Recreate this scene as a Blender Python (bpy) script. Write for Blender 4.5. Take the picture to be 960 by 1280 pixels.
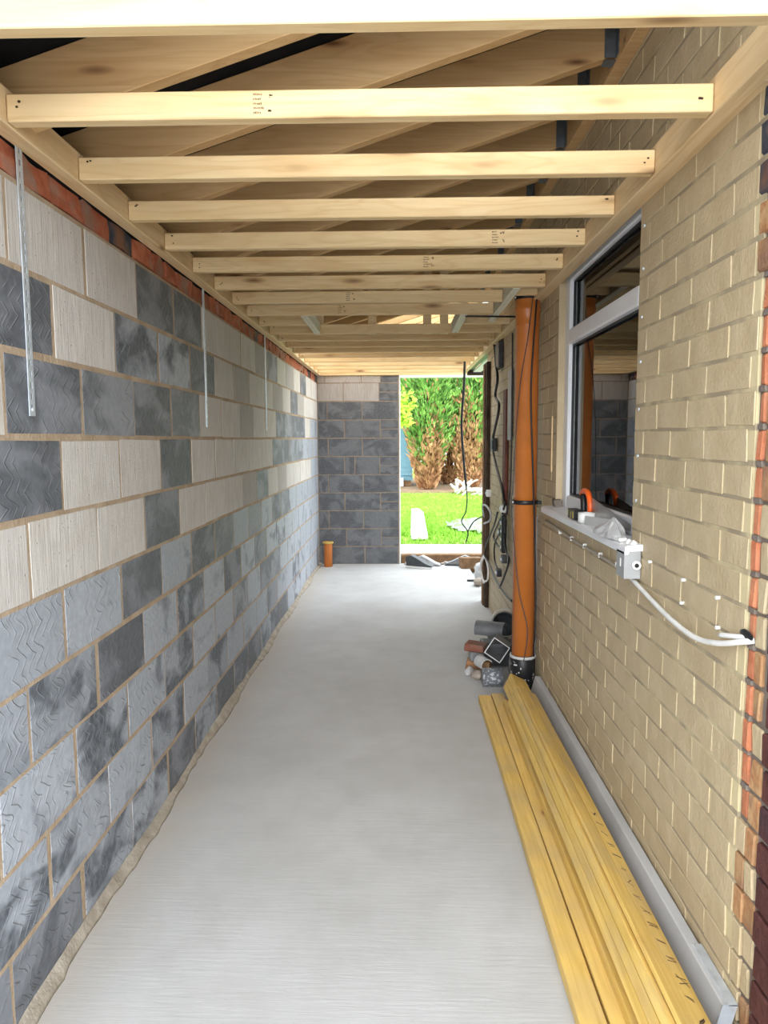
import bpy, bmesh, math, random
from mathutils import Vector, Matrix
random.seed(7)
S = bpy.context.scene
COL = S.collection
for o in list(bpy.data.objects):
    bpy.data.objects.remove(o)

# ------------------------------------------------------------------ camera, world, sun, exposure
H = 1.563
cam_d = bpy.data.cameras.new('camera'); cam = bpy.data.objects.new('camera', cam_d); COL.objects.link(cam)
S.camera = cam
cam_d.sensor_fit = 'VERTICAL'; cam_d.sensor_height = 36.0; cam_d.lens = 905.0/1280.0*36.0
cam_d.clip_start = 0.02; cam_d.clip_end = 300
_yaw = math.atan((499.5-480)/905.0); _pit = math.atan((640-548.5)/905.0*math.cos(_yaw)); _rol = 0.005
_f = Vector((-math.sin(_yaw)*math.cos(_pit), math.cos(_yaw)*math.cos(_pit), -math.sin(_pit)))
_r = _f.cross(Vector((0, 0, 1))).normalized(); _u = _r.cross(_f)
_r2 = _r*math.cos(_rol)-_u*math.sin(_rol); _u2 = _r*math.sin(_rol)+_u*math.cos(_rol)
cam.matrix_world = Matrix(((_r2.x, _u2.x, -_f.x, 0), (_r2.y, _u2.y, -_f.y, 0), (_r2.z, _u2.z, -_f.z, H), (0, 0, 0, 1)))

w = bpy.data.worlds.new('overcast_sky'); S.world = w; w.use_nodes = True
bg = w.node_tree.nodes['Background']; bg.inputs[0].default_value = (0.86, 0.93, 1.0, 1); bg.inputs[1].default_value = 2.5
sun_d = bpy.data.lights.new('hazy_sun', 'SUN'); sun = bpy.data.objects.new('hazy_sun', sun_d); COL.objects.link(sun)
sun_d.energy = 1.45; sun_d.angle = math.radians(40); sun_d.color = (1.0, 0.98, 0.95)
# light travels forward along the passage, a little downward and to the left
sun.rotation_euler = Vector((-0.02, 1.0, -0.33)).to_track_quat('-Z', 'Y').to_euler()
sun.location = (2, -6, 5)
S.view_settings.view_transform = 'Standard'; S.view_settings.look = 'None'
S.view_settings.gamma = 1.0; S.view_settings.use_curve_mapping = False
S.view_settings.exposure = 1.12

# ------------------------------------------------------------------ node helpers
class G:
    def __init__(s, name):
        s.m = bpy.data.materials.new(name); s.m.use_nodes = True
        s.t = s.m.node_tree; s.b = s.t.nodes['Principled BSDF']; s.cache = {}
    def n(s, typ, **kw):
        nd = s.t.nodes.new(typ)
        for k, v in kw.items():
            if k.startswith('i_'):
                nm = k[2:]; key = int(nm) if nm.isdigit() else nm.replace('_', ' ')
                s.set(nd.inputs[key], v)
            else: setattr(nd, k, v)
        return nd
    def set(s, inp, v):
        if isinstance(v, bpy.types.NodeSocket): s.t.links.new(v, inp)
        elif isinstance(v, bpy.types.Node): s.t.links.new(v.outputs[0], inp)
        else:
            if isinstance(v, tuple) and len(v) == 3 and inp.type == 'RGBA': v = v+(1,)
            inp.default_value = v
    def math(s, op, a, b=0.0, c=0.0):
        nd = s.t.nodes.new('ShaderNodeMath'); nd.operation = op
        for i, v in enumerate((a, b, c)): s.set(nd.inputs[i], v)
        return nd.outputs[0]
    def coord(s, shift=True):
        if ('c', shift) in s.cache: return s.cache[('c', shift)]
        tc = s.n('ShaderNodeTexCoord').outputs['Object']
        if shift:
            oi = s.n('ShaderNodeObjectInfo').outputs['Random']
            cx = s.n('ShaderNodeCombineXYZ', i_0=s.math('MULTIPLY', oi, 37.0), i_1=s.math('MULTIPLY', oi, 91.0), i_2=s.math('MULTIPLY', oi, 53.0))
            tc = s.n('ShaderNodeVectorMath', operation='ADD', i_0=tc, i_1=cx).outputs[0]
        s.cache[('c', shift)] = tc
        return tc
    def scaled(s, v, sc):
        return s.n('ShaderNodeVectorMath', operation='MULTIPLY', i_0=v, i_1=sc).outputs[0]
    def noise(s, v, scale, detail=3.0, rough=0.55, dist=0.0):
        return s.n('ShaderNodeTexNoise', i_Vector=v, i_Scale=scale, i_Detail=detail, i_Roughness=rough, i_Distortion=dist).outputs['Fac']
    def ramp(s, f, a, b, lo=0.0, hi=1.0):
        return s.n('ShaderNodeMapRange', i_0=f, i_1=a, i_2=b, i_3=lo, i_4=hi).outputs[0]
    def mix(s, f, a, b, mode='MIX'):
        nd = s.t.nodes.new('ShaderNodeMix'); nd.data_type = 'RGBA'; nd.blend_type = mode
        s.set(nd.inputs[0], f); s.set(nd.inputs[6], a); s.set(nd.inputs[7], b)
        return nd.outputs[2]
    def rand(s): return s.n('ShaderNodeObjectInfo').outputs['Random']
    def out(s, col, rough=0.8, bump=None, bs=0.3, bd=0.01, spec=0.3, metal=0.0):
        s.set(s.b.inputs['Base Color'], col); s.set(s.b.inputs['Roughness'], rough)
        s.b.inputs['Specular IOR Level'].default_value = spec; s.b.inputs['Metallic'].default_value = metal
        if bump is not None:
            bn = s.n('ShaderNodeBump', i_Strength=bs, i_Distance=bd, i_Height=bump)
            s.t.links.new(bn.outputs[0], s.b.inputs['Normal'])
        return s.m

def plain(name, col, rough=0.6, spec=0.4, metal=0.0, var=0.12, nscale=14.0, bump=0.0):
    g = G(name); v = g.coord()
    f = g.noise(v, nscale, 4)
    c = g.mix(g.ramp(f, 0.3, 0.75), tuple(x*(1-var) for x in col), tuple(min(1, x*(1+var)) for x in col))
    return g.out(c, rough, g.noise(v, nscale*8, 3) if bump else None, bump, 0.004, spec, metal)

def wood(name, lo, hi, axis, knot=(0.16, 0.07, 0.03), dirt=0.0, kd=1.0):
    g = G(name); v = g.coord()
    sc = {'X': (1.1, 26, 26), 'Y': (26, 1.1, 26)}[axis]; ks = {'X': (2.3, 9, 9), 'Y': (9, 2.3, 9)}[axis]
    d = g.noise(g.scaled(v, {'X': (1.1, 8, 8), 'Y': (8, 0.7, 8)}[axis]), 1.0, 2)
    gr = g.noise(g.scaled(v, sc), 1.0, 4, 0.6, 1.2)
    rings = g.math('FRACT', g.math('MULTIPLY', g.math('ADD', d, g.math('MULTIPLY', gr, 0.16)), 11.0))
    rl = g.ramp(g.math('ABSOLUTE', g.math('SUBTRACT', rings, 0.5)), 0.25, 0.5)
    c = g.mix(g.ramp(gr, 0.3, 0.72), lo, hi)
    c = g.mix(g.math('MULTIPLY', rl, 0.24), c, tuple(a*b for a, b in zip(lo, (0.74, 0.62, 0.46))))
    vo = g.n('ShaderNodeTexVoronoi', i_Vector=g.scaled(v, ks), i_Scale=1.0).outputs['Distance']
    k1 = g.ramp(vo, 0.05*kd, 0.24*kd, 1, 0); k2 = g.ramp(vo, 0.02*kd, 0.11*kd, 1, 0)
    c = g.mix(g.math('MULTIPLY', k1, 0.35), c, tuple(a*b for a, b in zip(lo, (0.75, 0.5, 0.3))))
    c = g.mix(g.math('MULTIPLY', k2, 0.85), c, knot)
    if dirt:
        c = g.mix(g.math('MULTIPLY', g.ramp(g.noise(v, 3.2, 4), 0.45, 0.75), dirt), c, (0.36, 0.31, 0.24))
    return g.out(c, 0.62, gr, 0.12, 0.003, 0.25)

def dense_block(name, dark, light, thr, axis='Y', chev=1.0):
    g = G(name); v = g.coord()
    blot = g.noise(g.scaled(v, (1, 0.8, 1.25)), 4.6, 3, 0.5, 0.6)
    f = g.ramp(blot, thr-0.06, thr+0.08)
    fine = g.noise(v, 38, 4)
    c = g.mix(f, dark, light)
    c = g.mix(0.22, c, g.mix(g.ramp(fine, 0.3, 0.7), tuple(x*0.55 for x in dark), tuple(min(1, x*1.25) for x in light)))
    c = g.mix(g.math('MULTIPLY', g.rand(), 0.28), c, dark)
    oc = g.coord(False)
    sep = g.n('ShaderNodeSeparateXYZ', i_0=oc)
    a = sep.outputs[1 if axis == 'Y' else 0]; z = sep.outputs[2]
    wob = g.noise(v, 5.0, 2)
    zz = g.math('ADD', z, g.math('MULTIPLY', g.rand(), 3.1))
    tri = g.math('PINGPONG', g.math('ADD', zz, g.math('MULTIPLY', wob, 0.06)), 0.042)
    t = g.math('ADD', g.math('ADD', a, g.math('MULTIPLY', tri, 1.1)), g.math('MULTIPLY', wob, 0.14))
    fr = g.math('FRACT', g.math('MULTIPLY', t, 21.0))
    fr2 = g.math('FRACT', g.math('MULTIPLY', t, 47.0))
    ln = g.ramp(g.math('ABSOLUTE', g.math('SUBTRACT', fr, 0.5)), 0.0, 0.10, 1, 0)
    ln2 = g.ramp(g.math('ABSOLUTE', g.math('SUBTRACT', fr2, 0.5)), 0.0, 0.12, 0.8, 0)
    msk = g.ramp(g.noise(v, 9.0, 2), 0.44, 0.56); msk2 = g.ramp(g.noise(v, 7.0, 2), 0.56, 0.64)
    lines = g.math('MAXIMUM', g.math('MULTIPLY', ln, msk), g.math('MULTIPLY', ln2, msk2))
    c = g.mix(g.math('MULTIPLY', lines, 0.42*chev), c, tuple(min(1, x*1.45+0.03) for x in light))
    h = g.math('ADD', g.math('MULTIPLY', lines, chev), g.math('MULTIPLY', fine, 0.35))
    return g.out(c, 0.58, h, 0.9, 0.005, 0.4)

def white_block(name, col, axis='Y'):
    g = G(name); v = g.coord()
    sc = (150, 150, 7.0)
    st = g.noise(g.scaled(v, sc), 1.0, 4, 0.7)
    big = g.noise(v, 5.5, 3)
    c = g.mix(g.ramp(st, 0.32, 0.68), tuple(x*0.70 for x in col), tuple(min(1, x*1.06) for x in col))
    c = g.mix(g.ramp(big, 0.5, 0.75, 0, 0.35), c, tuple(x*y for x, y in zip(col, (0.66, 0.6, 0.52))))
    c = g.mix(g.math('MULTIPLY', g.rand(), 0.22), c, (0.36, 0.33, 0.30))
    pits = g.n('ShaderNodeTexVoronoi', i_Vector=v, i_Scale=34.0).outputs['Distance']
    p = g.ramp(pits, 0.05, 0.12, 1, 0)
    c = g.mix(g.math('MULTIPLY', p, 0.5), c, (0.22, 0.18, 0.14))
    return g.out(c, 0.9, g.math('SUBTRACT', st, p), 0.6, 0.006, 0.15)

def mortar(name, a, b, sc=9.0):
    g = G(name); v = g.coord(False)
    n = g.noise(v, sc, 4); n2 = g.noise(v, 70, 3)
    c = g.mix(g.ramp(n, 0.35, 0.7), a, b)
    return g.out(c, 0.95, g.math('ADD', n2, n), 0.7, 0.006, 0.1)

def painted_brick(name):
    g = G(name); v = g.coord()
    n = g.noise(v, 9, 4); fine = g.noise(v, 90, 3); st = g.noise(g.scaled(v, (60, 60, 6)), 1.0, 3)
    c = g.mix(g.ramp(n, 0.3, 0.7), (0.475, 0.365, 0.22), (0.575, 0.46, 0.295))
    c = g.mix(g.ramp(st, 0.55, 0.8, 0, 0.35), c, (0.40, 0.32, 0.18))
    c = g.mix(g.math('MULTIPLY', g.rand(), 0.22), c, (0.42, 0.34, 0.19))
    sp = g.n('ShaderNodeTexVoronoi', i_Vector=v, i_Scale=26.0).outputs['Distance']
    p = g.ramp(sp, 0.03, 0.07, 1, 0)
    c = g.mix(g.math('MULTIPLY', p, 0.55), c, (0.20, 0.13, 0.07))
    h = g.math('ADD', g.math('MULTIPLY', fine, 0.4), n)
    return g.out(c, 0.5, h, 0.6, 0.010, 0.4)

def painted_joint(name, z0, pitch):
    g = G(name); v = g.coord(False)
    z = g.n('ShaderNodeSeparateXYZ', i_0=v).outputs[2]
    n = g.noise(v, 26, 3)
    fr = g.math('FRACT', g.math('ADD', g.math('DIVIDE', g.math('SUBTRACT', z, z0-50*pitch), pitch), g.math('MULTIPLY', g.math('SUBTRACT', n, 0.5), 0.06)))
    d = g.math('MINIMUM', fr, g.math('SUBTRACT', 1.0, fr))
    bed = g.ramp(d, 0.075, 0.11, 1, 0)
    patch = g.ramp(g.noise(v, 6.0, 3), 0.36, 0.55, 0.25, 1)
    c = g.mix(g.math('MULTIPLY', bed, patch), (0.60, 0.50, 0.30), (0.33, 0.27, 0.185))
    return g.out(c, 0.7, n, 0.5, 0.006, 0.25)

def raw_brick(name, a, b, cc):
    g = G(name); v = g.coord()
    n = g.noise(v, 14, 4, 0.6, 0.8); n2 = g.noise(v, 7, 2)
    c = g.mix(g.ramp(n, 0.35, 0.65), a, b)
    c = g.mix(g.ramp(n2, 0.5, 0.68), c, cc)
    c = g.mix(g.math('MULTIPLY', g.rand(), 0.35), c, tuple(x*0.5 for x in a))
    return g.out(c, 0.85, g.noise(v, 45, 4), 0.8, 0.008, 0.2)

def concrete_floor(name):
    g = G(name); v = g.coord(False)
    big = g.noise(v, 1.3, 4, 0.6); mid = g.noise(v, 6.0, 4); br = g.noise(g.scaled(v, (5, 75, 1)), 1.0, 4, 0.65, 0.8)
    c = g.mix(g.ramp(big, 0.3, 0.7), (0.43, 0.42, 0.405), (0.52, 0.515, 0.505))
    c = g.mix(g.ramp(mid, 0.45, 0.75, 0, 0.4), c, (0.385, 0.37, 0.35))
    c = g.mix(g.ramp(br, 0.5, 0.8, 0, 0.14), c, (0.62, 0.615, 0.60))
    x = g.n('ShaderNodeSeparateXYZ', i_0=v).outputs[0]
    edge = g.ramp(g.math('ADD', x, g.math('MULTIPLY', g.math('SUBTRACT', mid, 0.5), 0.35)), -0.98, -0.78, 1, 0)
    c = g.mix(g.math('MULTIPLY', edge, 0.5), c, (0.44, 0.37, 0.29))
    h = g.math('ADD', g.math('MULTIPLY', br, 0.8), g.math('MULTIPLY', mid, 0.4))
    return g.out(c, 0.75, h, 0.25, 0.005, 0.25)

def speckled(name, base, spot, scale, thr, rough=0.4):
    g = G(name); v = g.coord()
    n = g.noise(v, scale, 2, 0.5)
    return g.out(g.mix(g.ramp(n, thr, thr+0.04), base, spot), rough)

def glass_mat(name):
    m = bpy.data.materials.new(name); m.use_nodes = True; t = m.node_tree; t.nodes.clear()
    o = t.nodes.new('ShaderNodeOutputMaterial'); mx = t.nodes.new('ShaderNodeMixShader')
    fr = t.nodes.new('ShaderNodeFresnel'); fr.inputs[0].default_value = 1.6
    tr = t.nodes.new('ShaderNodeBsdfTransparent'); tr.inputs[0].default_value = (0.80, 0.87, 0.86, 1)
    gl = t.nodes.new('ShaderNodeBsdfGlossy'); gl.inputs['Roughness'].default_value = 0.01
    t.links.new(fr.outputs[0], mx.inputs[0]); t.links.new(tr.outputs[0], mx.inputs[1]); t.links.new(gl.outputs[0], mx.inputs[2])
    t.links.new(mx.outputs[0], o.inputs[0]); return m

M = {}
M['joist'] = wood('pale_new_timber', (0.74, 0.52, 0.26), (0.84, 0.65, 0.38), 'X', kd=1.5)
M['joist_y'] = wood('pale_new_timber_long', (0.72, 0.51, 0.27), (0.82, 0.63, 0.38), 'Y')
M['rafter'] = wood('shaded_rafter_timber', (0.62, 0.38, 0.17), (0.74, 0.50, 0.25), 'X', (0.12, 0.045, 0.02), kd=1.25)  # same wood as the joists, roof shade put into a darker, redder tone
M['pale_trim'] = wood('bleached_trimmer_timber', (0.74, 0.70, 0.55), (0.84, 0.80, 0.66), 'Y', kd=0.7)
M['batten'] = wood('yellow_treated_batten', (0.62, 0.40, 0.10), (0.80, 0.55, 0.17), 'Y', (0.20, 0.10, 0.03), dirt=0.45, kd=0.6)
M['dense_D'] = dense_block('dark_dense_block', (0.095, 0.102, 0.115), (0.24, 0.25, 0.275), 0.53)
M['dense_G'] = dense_block('mid_dense_block', (0.13, 0.14, 0.155), (0.30, 0.31, 0.335), 0.46)
M['dense_L'] = dense_block('light_dense_block', (0.15, 0.165, 0.19), (0.40, 0.425, 0.465), 0.36)
M['dense_M'] = dense_block('blotched_dense_block', (0.07, 0.08, 0.095), (0.38, 0.405, 0.445), 0.49)
M['dense_B'] = dense_block('end_wall_dense_block', (0.085, 0.09, 0.10), (0.175, 0.18, 0.19), 0.50, 'X', 0.35)
M['white_W'] = white_block('aerated_block', (0.66, 0.62, 0.57))
M['white_V'] = white_block('greyer_aerated_block', (0.48, 0.445, 0.41))
M['mortar'] = mortar('sand_mortar', (0.36, 0.265, 0.175), (0.47, 0.365, 0.26))
M['mortar_mid'] = mortar('brown_mortar', (0.25, 0.19, 0.14), (0.34, 0.27, 0.20))
M['mortar_dark'] = mortar('grey_mortar', (0.15, 0.12, 0.10), (0.24, 0.20, 0.165))
M['fillet'] = mortar('pale_mortar_fillet', (0.29, 0.245, 0.19), (0.43, 0.38, 0.31), 14)
M['paint'] = painted_brick('cream_painted_brick')
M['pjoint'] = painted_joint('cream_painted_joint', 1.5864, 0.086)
M['red'] = raw_brick('rough_red_brick', (0.36, 0.10, 0.05), (0.50, 0.17, 0.09), (0.30, 0.22, 0.17))
M['dullred'] = raw_brick('dull_red_brick', (0.20, 0.075, 0.05), (0.28, 0.12, 0.08), (0.20, 0.15, 0.12))
M['orange'] = raw_brick('orange_cut_brick', (0.52, 0.17, 0.085), (0.62, 0.25, 0.13), (0.50, 0.22, 0.12))
M['mixbrick'] = raw_brick('patchy_bare_brick', (0.42, 0.20, 0.09), (0.52, 0.33, 0.17), (0.26, 0.15, 0.10))
M['brown'] = raw_brick('dark_brown_brick', (0.085, 0.03, 0.026), (0.13, 0.05, 0.042), (0.06, 0.035, 0.04))
M['blackbrick'] = raw_brick('blue_black_brick', (0.05, 0.055, 0.075), (0.12, 0.12, 0.14), (0.28, 0.13, 0.07))
M['floor'] = concrete_floor('brushed_concrete')
M['conc'] = plain('grey_concrete', (0.40, 0.39, 0.37), 0.9, 0.2, 0, 0.18, 9, 0.4)
M['felt'] = plain('black_roof_membrane', (0.012, 0.012, 0.013), 0.9, 0.1, 0, 0.4, 6)
M['galv'] = plain('galvanised_steel', (0.60, 0.65, 0.70), 0.42, 0.5, 0.45, 0.15, 30)
M['hanger'] = plain('dull_galvanised_hanger', (0.20, 0.225, 0.25), 0.5, 0.5, 0.6, 0.2, 30)
M['upvc'] = plain('white_upvc', (0.80, 0.81, 0.84), 0.3, 0.5, 0, 0.04, 5)
M['gasket'] = plain('black_rubber', (0.012, 0.012, 0.014), 0.5)
M['black'] = plain('black_plastic', (0.015, 0.015, 0.017), 0.4, 0.4, 0, 0.2)
M['white'] = plain('white_plastic', (0.82, 0.82, 0.80), 0.4, 0.4, 0, 0.05)
M['cable_w'] = plain('white_cable_sheath', (0.78, 0.77, 0.74), 0.4)
M['cable_g'] = plain('grey_cable_sheath', (0.42, 0.38, 0.32), 0.5)
M['pipe'] = plain('orange_drain_pipe', (0.56, 0.175, 0.035), 0.32, 0.5, 0, 0.10, 7)
M['redbrown'] = plain('red_brown_metal', (0.16, 0.045, 0.03), 0.6, 0.3, 0, 0.35, 20)
M['grey'] = plain('grey_plastic', (0.21, 0.215, 0.22), 0.5, 0.4, 0, 0.2)
M['lgrey'] = plain('light_grey_plastic', (0.50, 0.50, 0.50), 0.5, 0.4, 0, 0.12)
M['slate'] = plain('slate_grey_plastic', (0.11, 0.115, 0.12), 0.45, 0.45, 0, 0.25)
M['midgrey'] = plain('zinc_grey', (0.36, 0.365, 0.37), 0.5, 0.4, 0.1, 0.12)
M['dgrey'] = plain('dark_grey_plastic', (0.055, 0.058, 0.062), 0.5, 0.4, 0, 0.3)
M['orangeplast'] = plain('bright_orange_plastic', (0.85, 0.13, 0.02), 0.35)
M['yellow'] = plain('yellow_cap', (0.55, 0.40, 0.10), 0.5)
M['steel'] = plain('saw_steel', (0.35, 0.33, 0.31), 0.35, 0.5, 0.8, 0.1)
M['ink'] = plain('dark_ink', (0.13, 0.075, 0.04), 0.8)
M['orangeink'] = plain('orange_print', (0.80, 0.33, 0.10), 0.8)
M['nail'] = plain('dark_nail', (0.06, 0.03, 0.015), 0.7)
M['board'] = plain('pale_grey_board', (0.47, 0.465, 0.46), 0.8, 0.2, 0, 0.10, 5, 0.25)
M['speck_b'] = speckled('paint_spattered_black', (0.013, 0.013, 0.015), (0.55, 0.55, 0.55), 42, 0.63)
M['speck_g'] = speckled('paint_spattered_grey', (0.13, 0.14, 0.155), (0.40, 0.42, 0.45), 60, 0.55)
M['stone'] = plain('rubble_stone', (0.36, 0.31, 0.26), 0.9, 0.2, 0, 0.35, 12, 0.5)
M['rubwood'] = plain('weathered_brown_timber', (0.20, 0.115, 0.06), 0.85, 0.2, 0, 0.35, 12, 0.3)
M['jamb'] = plain('old_dark_timber', (0.075, 0.05, 0.035), 0.8, 0.2, 0, 0.5, 6, 0.3)
M['soil'] = plain('bare_earth', (0.26, 0.18, 0.11), 0.95, 0.1, 0, 0.3, 4, 0.4)
M['step'] = plain('pale_doorstep', (0.40, 0.37, 0.32), 0.9, 0.2, 0, 0.12, 5, 0.4)
M['shed'] = plain('blue_painted_board', (0.15, 0.29, 0.36), 0.7, 0.3, 0, 0.1)
M['film'] = plain('crumpled_clear_film', (0.30, 0.36, 0.30), 0.2, 0.5, 0, 0.15, 8)
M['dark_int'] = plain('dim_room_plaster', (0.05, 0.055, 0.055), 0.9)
M['bleached'] = plain('bleached_wood', (0.78, 0.74, 0.66), 0.8)
M['bark'] = plain('conifer_bark', (0.06, 0.035, 0.02), 0.95, 0.1, 0, 0.4, 18, 0.5)
M['glass'] = glass_mat('window_glass')
def leafmat(name, a, b):
    g = G(name); v = g.coord(False)
    c = g.mix(g.ramp(g.noise(v, 4.5, 3), 0.35, 0.65), a, b)
    return g.out(c, 0.7, spec=0.2)
M['leaf'] = leafmat('conifer_green', (0.07, 0.18, 0.035), (0.23, 0.42, 0.09))
M['leafd'] = leafmat('conifer_dead_brown', (0.26, 0.12, 0.055), (0.55, 0.33, 0.17))
M['leafy'] = leafmat('bright_shrub_green', (0.28, 0.47, 0.03), (0.46, 0.66, 0.06))
def lawnmat(name):
    g = G(name); v = g.coord(False)
    c = g.mix(g.ramp(g.noise(v, 2.0, 4), 0.35, 0.65), (0.17, 0.35, 0.035), (0.28, 0.50, 0.06))
    y = g.n('ShaderNodeSeparateXYZ', i_0=v).outputs[1]
    c = g.mix(g.ramp(g.math('ADD', y, g.math('MULTIPLY', g.noise(v, 1.5, 3), 1.6)), 10.9, 11.6, 0.75, 0), c, (0.40, 0.33, 0.22))
    return g.out(c, 0.9, g.noise(v, 60, 3), 0.6, 0.02, 0.1)
M['lawn'] = lawnmat('lawn_ground')
M['grass'] = leafmat('grass_blade', (0.20, 0.40, 0.04), (0.34, 0.57, 0.08))

# ------------------------------------------------------------------ geometry helpers
def tag(o, label=None, cat=None, group=None, kind=None):
    if label: o['label'] = label
    if cat: o['category'] = cat
    if group: o['group'] = group
    if kind: o['kind'] = kind
    return o
def empty(name, loc, label=None, cat=None, group=None, kind=None):
    o = bpy.data.objects.new(name, None); COL.objects.link(o); o.location = loc; o.empty_display_size = 0.05
    return tag(o, label, cat, group, kind)
def link(name, me, parent=None, mat=None, loc=None):
    if mat is not None and not me.materials: me.materials.append(mat)
    o = bpy.data.objects.new(name, me); COL.objects.link(o)
    if loc is not None: o.location = loc
    if parent is not None:
        o.parent = parent
        # coordinates are given in world space; bring them into the parent's frame (parents are unrotated)
        o.matrix_parent_inverse = Matrix.Translation(-Vector(parent.location))
    return o
def me_from(bm, name, smooth=False):
    me = bpy.data.meshes.new(name); bm.to_mesh(me); bm.free()
    if smooth:
        for p in me.polygons: p.use_smooth = True
    return me
def bbox(bm, x0, x1, y0, y1, z0, z1, rot=None):
    vs = [bm.verts.new(p) for p in ((x0, y0, z0), (x1, y0, z0), (x1, y1, z0), (x0, y1, z0), (x0, y0, z1), (x1, y0, z1), (x1, y1, z1), (x0, y1, z1))]
    if rot is not None:
        for v in vs: v.co = rot @ v.co
    for f in ((0, 3, 2, 1), (4, 5, 6, 7), (0, 1, 5, 4), (1, 2, 6, 5), (2, 3, 7, 6), (3, 0, 4, 7)): bm.faces.new([vs[i] for i in f])
    return vs
def bev(bm, r, seg=1):
    if r > 0: bmesh.ops.bevel(bm, geom=bm.edges[:], offset=r, segments=seg, affect='EDGES', profile=0.7)
def box(name, x0, x1, y0, y1, z0, z1, mat, parent=None, b=0.0, seg=1, jit=0.0):
    cx, cy, cz = (x0+x1)/2, (y0+y1)/2, (z0+z1)/2
    bm = bmesh.new(); vs = bbox(bm, x0-cx, x1-cx, y0-cy, y1-cy, z0-cz, z1-cz)
    if jit:
        for v in vs: v.co += Vector((random.uniform(-jit, jit) for _ in range(3)))
    bev(bm, b, seg)
    return link(name, me_from(bm, name), parent, mat, (cx, cy, cz))
def boxes(name, lst, mat, parent=None, b=0.0):
    bm = bmesh.new()
    for l in lst: bbox(bm, *l)
    bev(bm, b)
    return link(name, me_from(bm, name), parent, mat)
def prism(name, poly, axis, a0, a1, mat, parent=None, b=0.0):
    """extrude a 2D polygon along an axis; poly given in the two other axes in order"""
    bm = bmesh.new()
    def P(p, a): return {'X': (a, p[0], p[1]), 'Y': (p[0], a, p[1]), 'Z': (p[0], p[1], a)}[axis]
    A = [bm.verts.new(P(p, a0)) for p in poly]; B = [bm.verts.new(P(p, a1)) for p in poly]
    bm.faces.new(A); bm.faces.new(B[::-1]); n = len(poly)
    for i in range(n): bm.faces.new((A[i], B[i], B[(i+1) % n], A[(i+1) % n]))
    bmesh.ops.recalc_face_normals(bm, faces=bm.faces[:]); bev(bm, b)
    return link(name, me_from(bm, name), parent, mat)
def smooth_path(pts, sub=5):
    P = [Vector(p) for p in pts]
    if len(P) < 3: return P
    out = []
    for i in range(len(P)-1):
        p0 = P[max(i-1, 0)]; p1 = P[i]; p2 = P[i+1]; p3 = P[min(i+2, len(P)-1)]
        for k in range(sub):
            t = k/sub
            out.append(0.5*((2*p1)+(p2-p0)*t+(2*p0-5*p1+4*p2-p3)*t*t+(3*p1-p0-3*p2+p3)*t**3))
    return out+[P[-1]]
def tube_bm(bm, pts, r, n=8, cap=True):
    P = [Vector(p) for p in pts]; rings = []; up = None
    for i, p in enumerate(P):
        d = (P[min(i+1, len(P)-1)]-P[max(i-1, 0)]).normalized()
        if up is None: up = d.orthogonal().normalized()
        up = (up-d*up.dot(d)).normalized(); s = d.cross(up)
        rr = r[i] if isinstance(r, (list, tuple)) else r
        rings.append([bm.verts.new(p+(up*math.cos(2*math.pi*k/n)+s*math.sin(2*math.pi*k/n))*rr) for k in range(n)])
    for a, b2 in zip(rings, rings[1:]):
        for k in range(n): bm.faces.new((a[k], a[(k+1) % n], b2[(k+1) % n], b2[k]))
    if cap: bm.faces.new(rings[0][::-1]); bm.faces.new(rings[-1])
def tube(name, pts, r, mat, parent=None, n=8, sub=5):
    bm = bmesh.new(); tube_bm(bm, smooth_path(pts, sub) if sub > 1 else pts, r, n)
    return link(name, me_from(bm, name, True), parent, mat)
def lathe(name, prof, centre, mat, parent=None, n=28, axis='Z', smooth=True, hollow=False):
    bm = bmesh.new(); rings = []
    for r, h in prof:
        ring = []
        for k in range(n):
            a = 2*math.pi*k/n; c, s = math.cos(a)*r, math.sin(a)*r
            ring.append(bm.verts.new({'Z': (c, s, h), 'X': (h, c, s), 'Y': (s, h, c)}[axis]))
        rings.append(ring)
    for a, b2 in zip(rings, rings[1:]):
        for k in range(n): bm.faces.new((a[k], a[(k+1) % n], b2[(k+1) % n], b2[k]))
    if not hollow: bm.faces.new(rings[0][::-1]); bm.faces.new(rings[-1])
    bmesh.ops.recalc_face_normals(bm, faces=bm.faces[:])
    me = me_from(bm, name)
    for p in me.polygons: p.use_smooth = len(p.vertices) == 4 and smooth
    return link(name, me, parent, mat, centre)
def lump(name, c, r, mat, sq=(1, 1, 1), parent=None, sub=2, amp=0.25, rz=0.0):
    bm = bmesh.new(); bmesh.ops.create_icosphere(bm, subdivisions=sub, radius=1)
    rs = [Vector((random.gauss(0, 1), random.gauss(0, 1), random.gauss(0, 1))).normalized() for _ in range(7)]
    for v in bm.verts:
        k = 1+amp*max(-1, min(1, sum(math.sin(3*v.co.dot(q)+i) for i, q in enumerate(rs))/3))
        v.co = Matrix.Rotation(rz, 3, 'Z') @ Vector((v.co.x*sq[0], v.co.y*sq[1], v.co.z*sq[2]))*r*k
    zmin = min(v.co.z for v in bm.verts)
    for v in bm.verts: v.co.z = max(v.co.z, zmin*0.8)
    lo = min(v.co.z for v in bm.verts)
    return link(name, me_from(bm, name), parent, mat, (c[0], c[1], c[2]-lo))

# ================================================================== STRUCTURE
XL, XR, DF = -1.0107, 0.825, 8.98
fl = box('floor', XL-0.1, XR+0.02, 0.55, 9.02, -0.12, 0.0, M['floor'])
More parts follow.
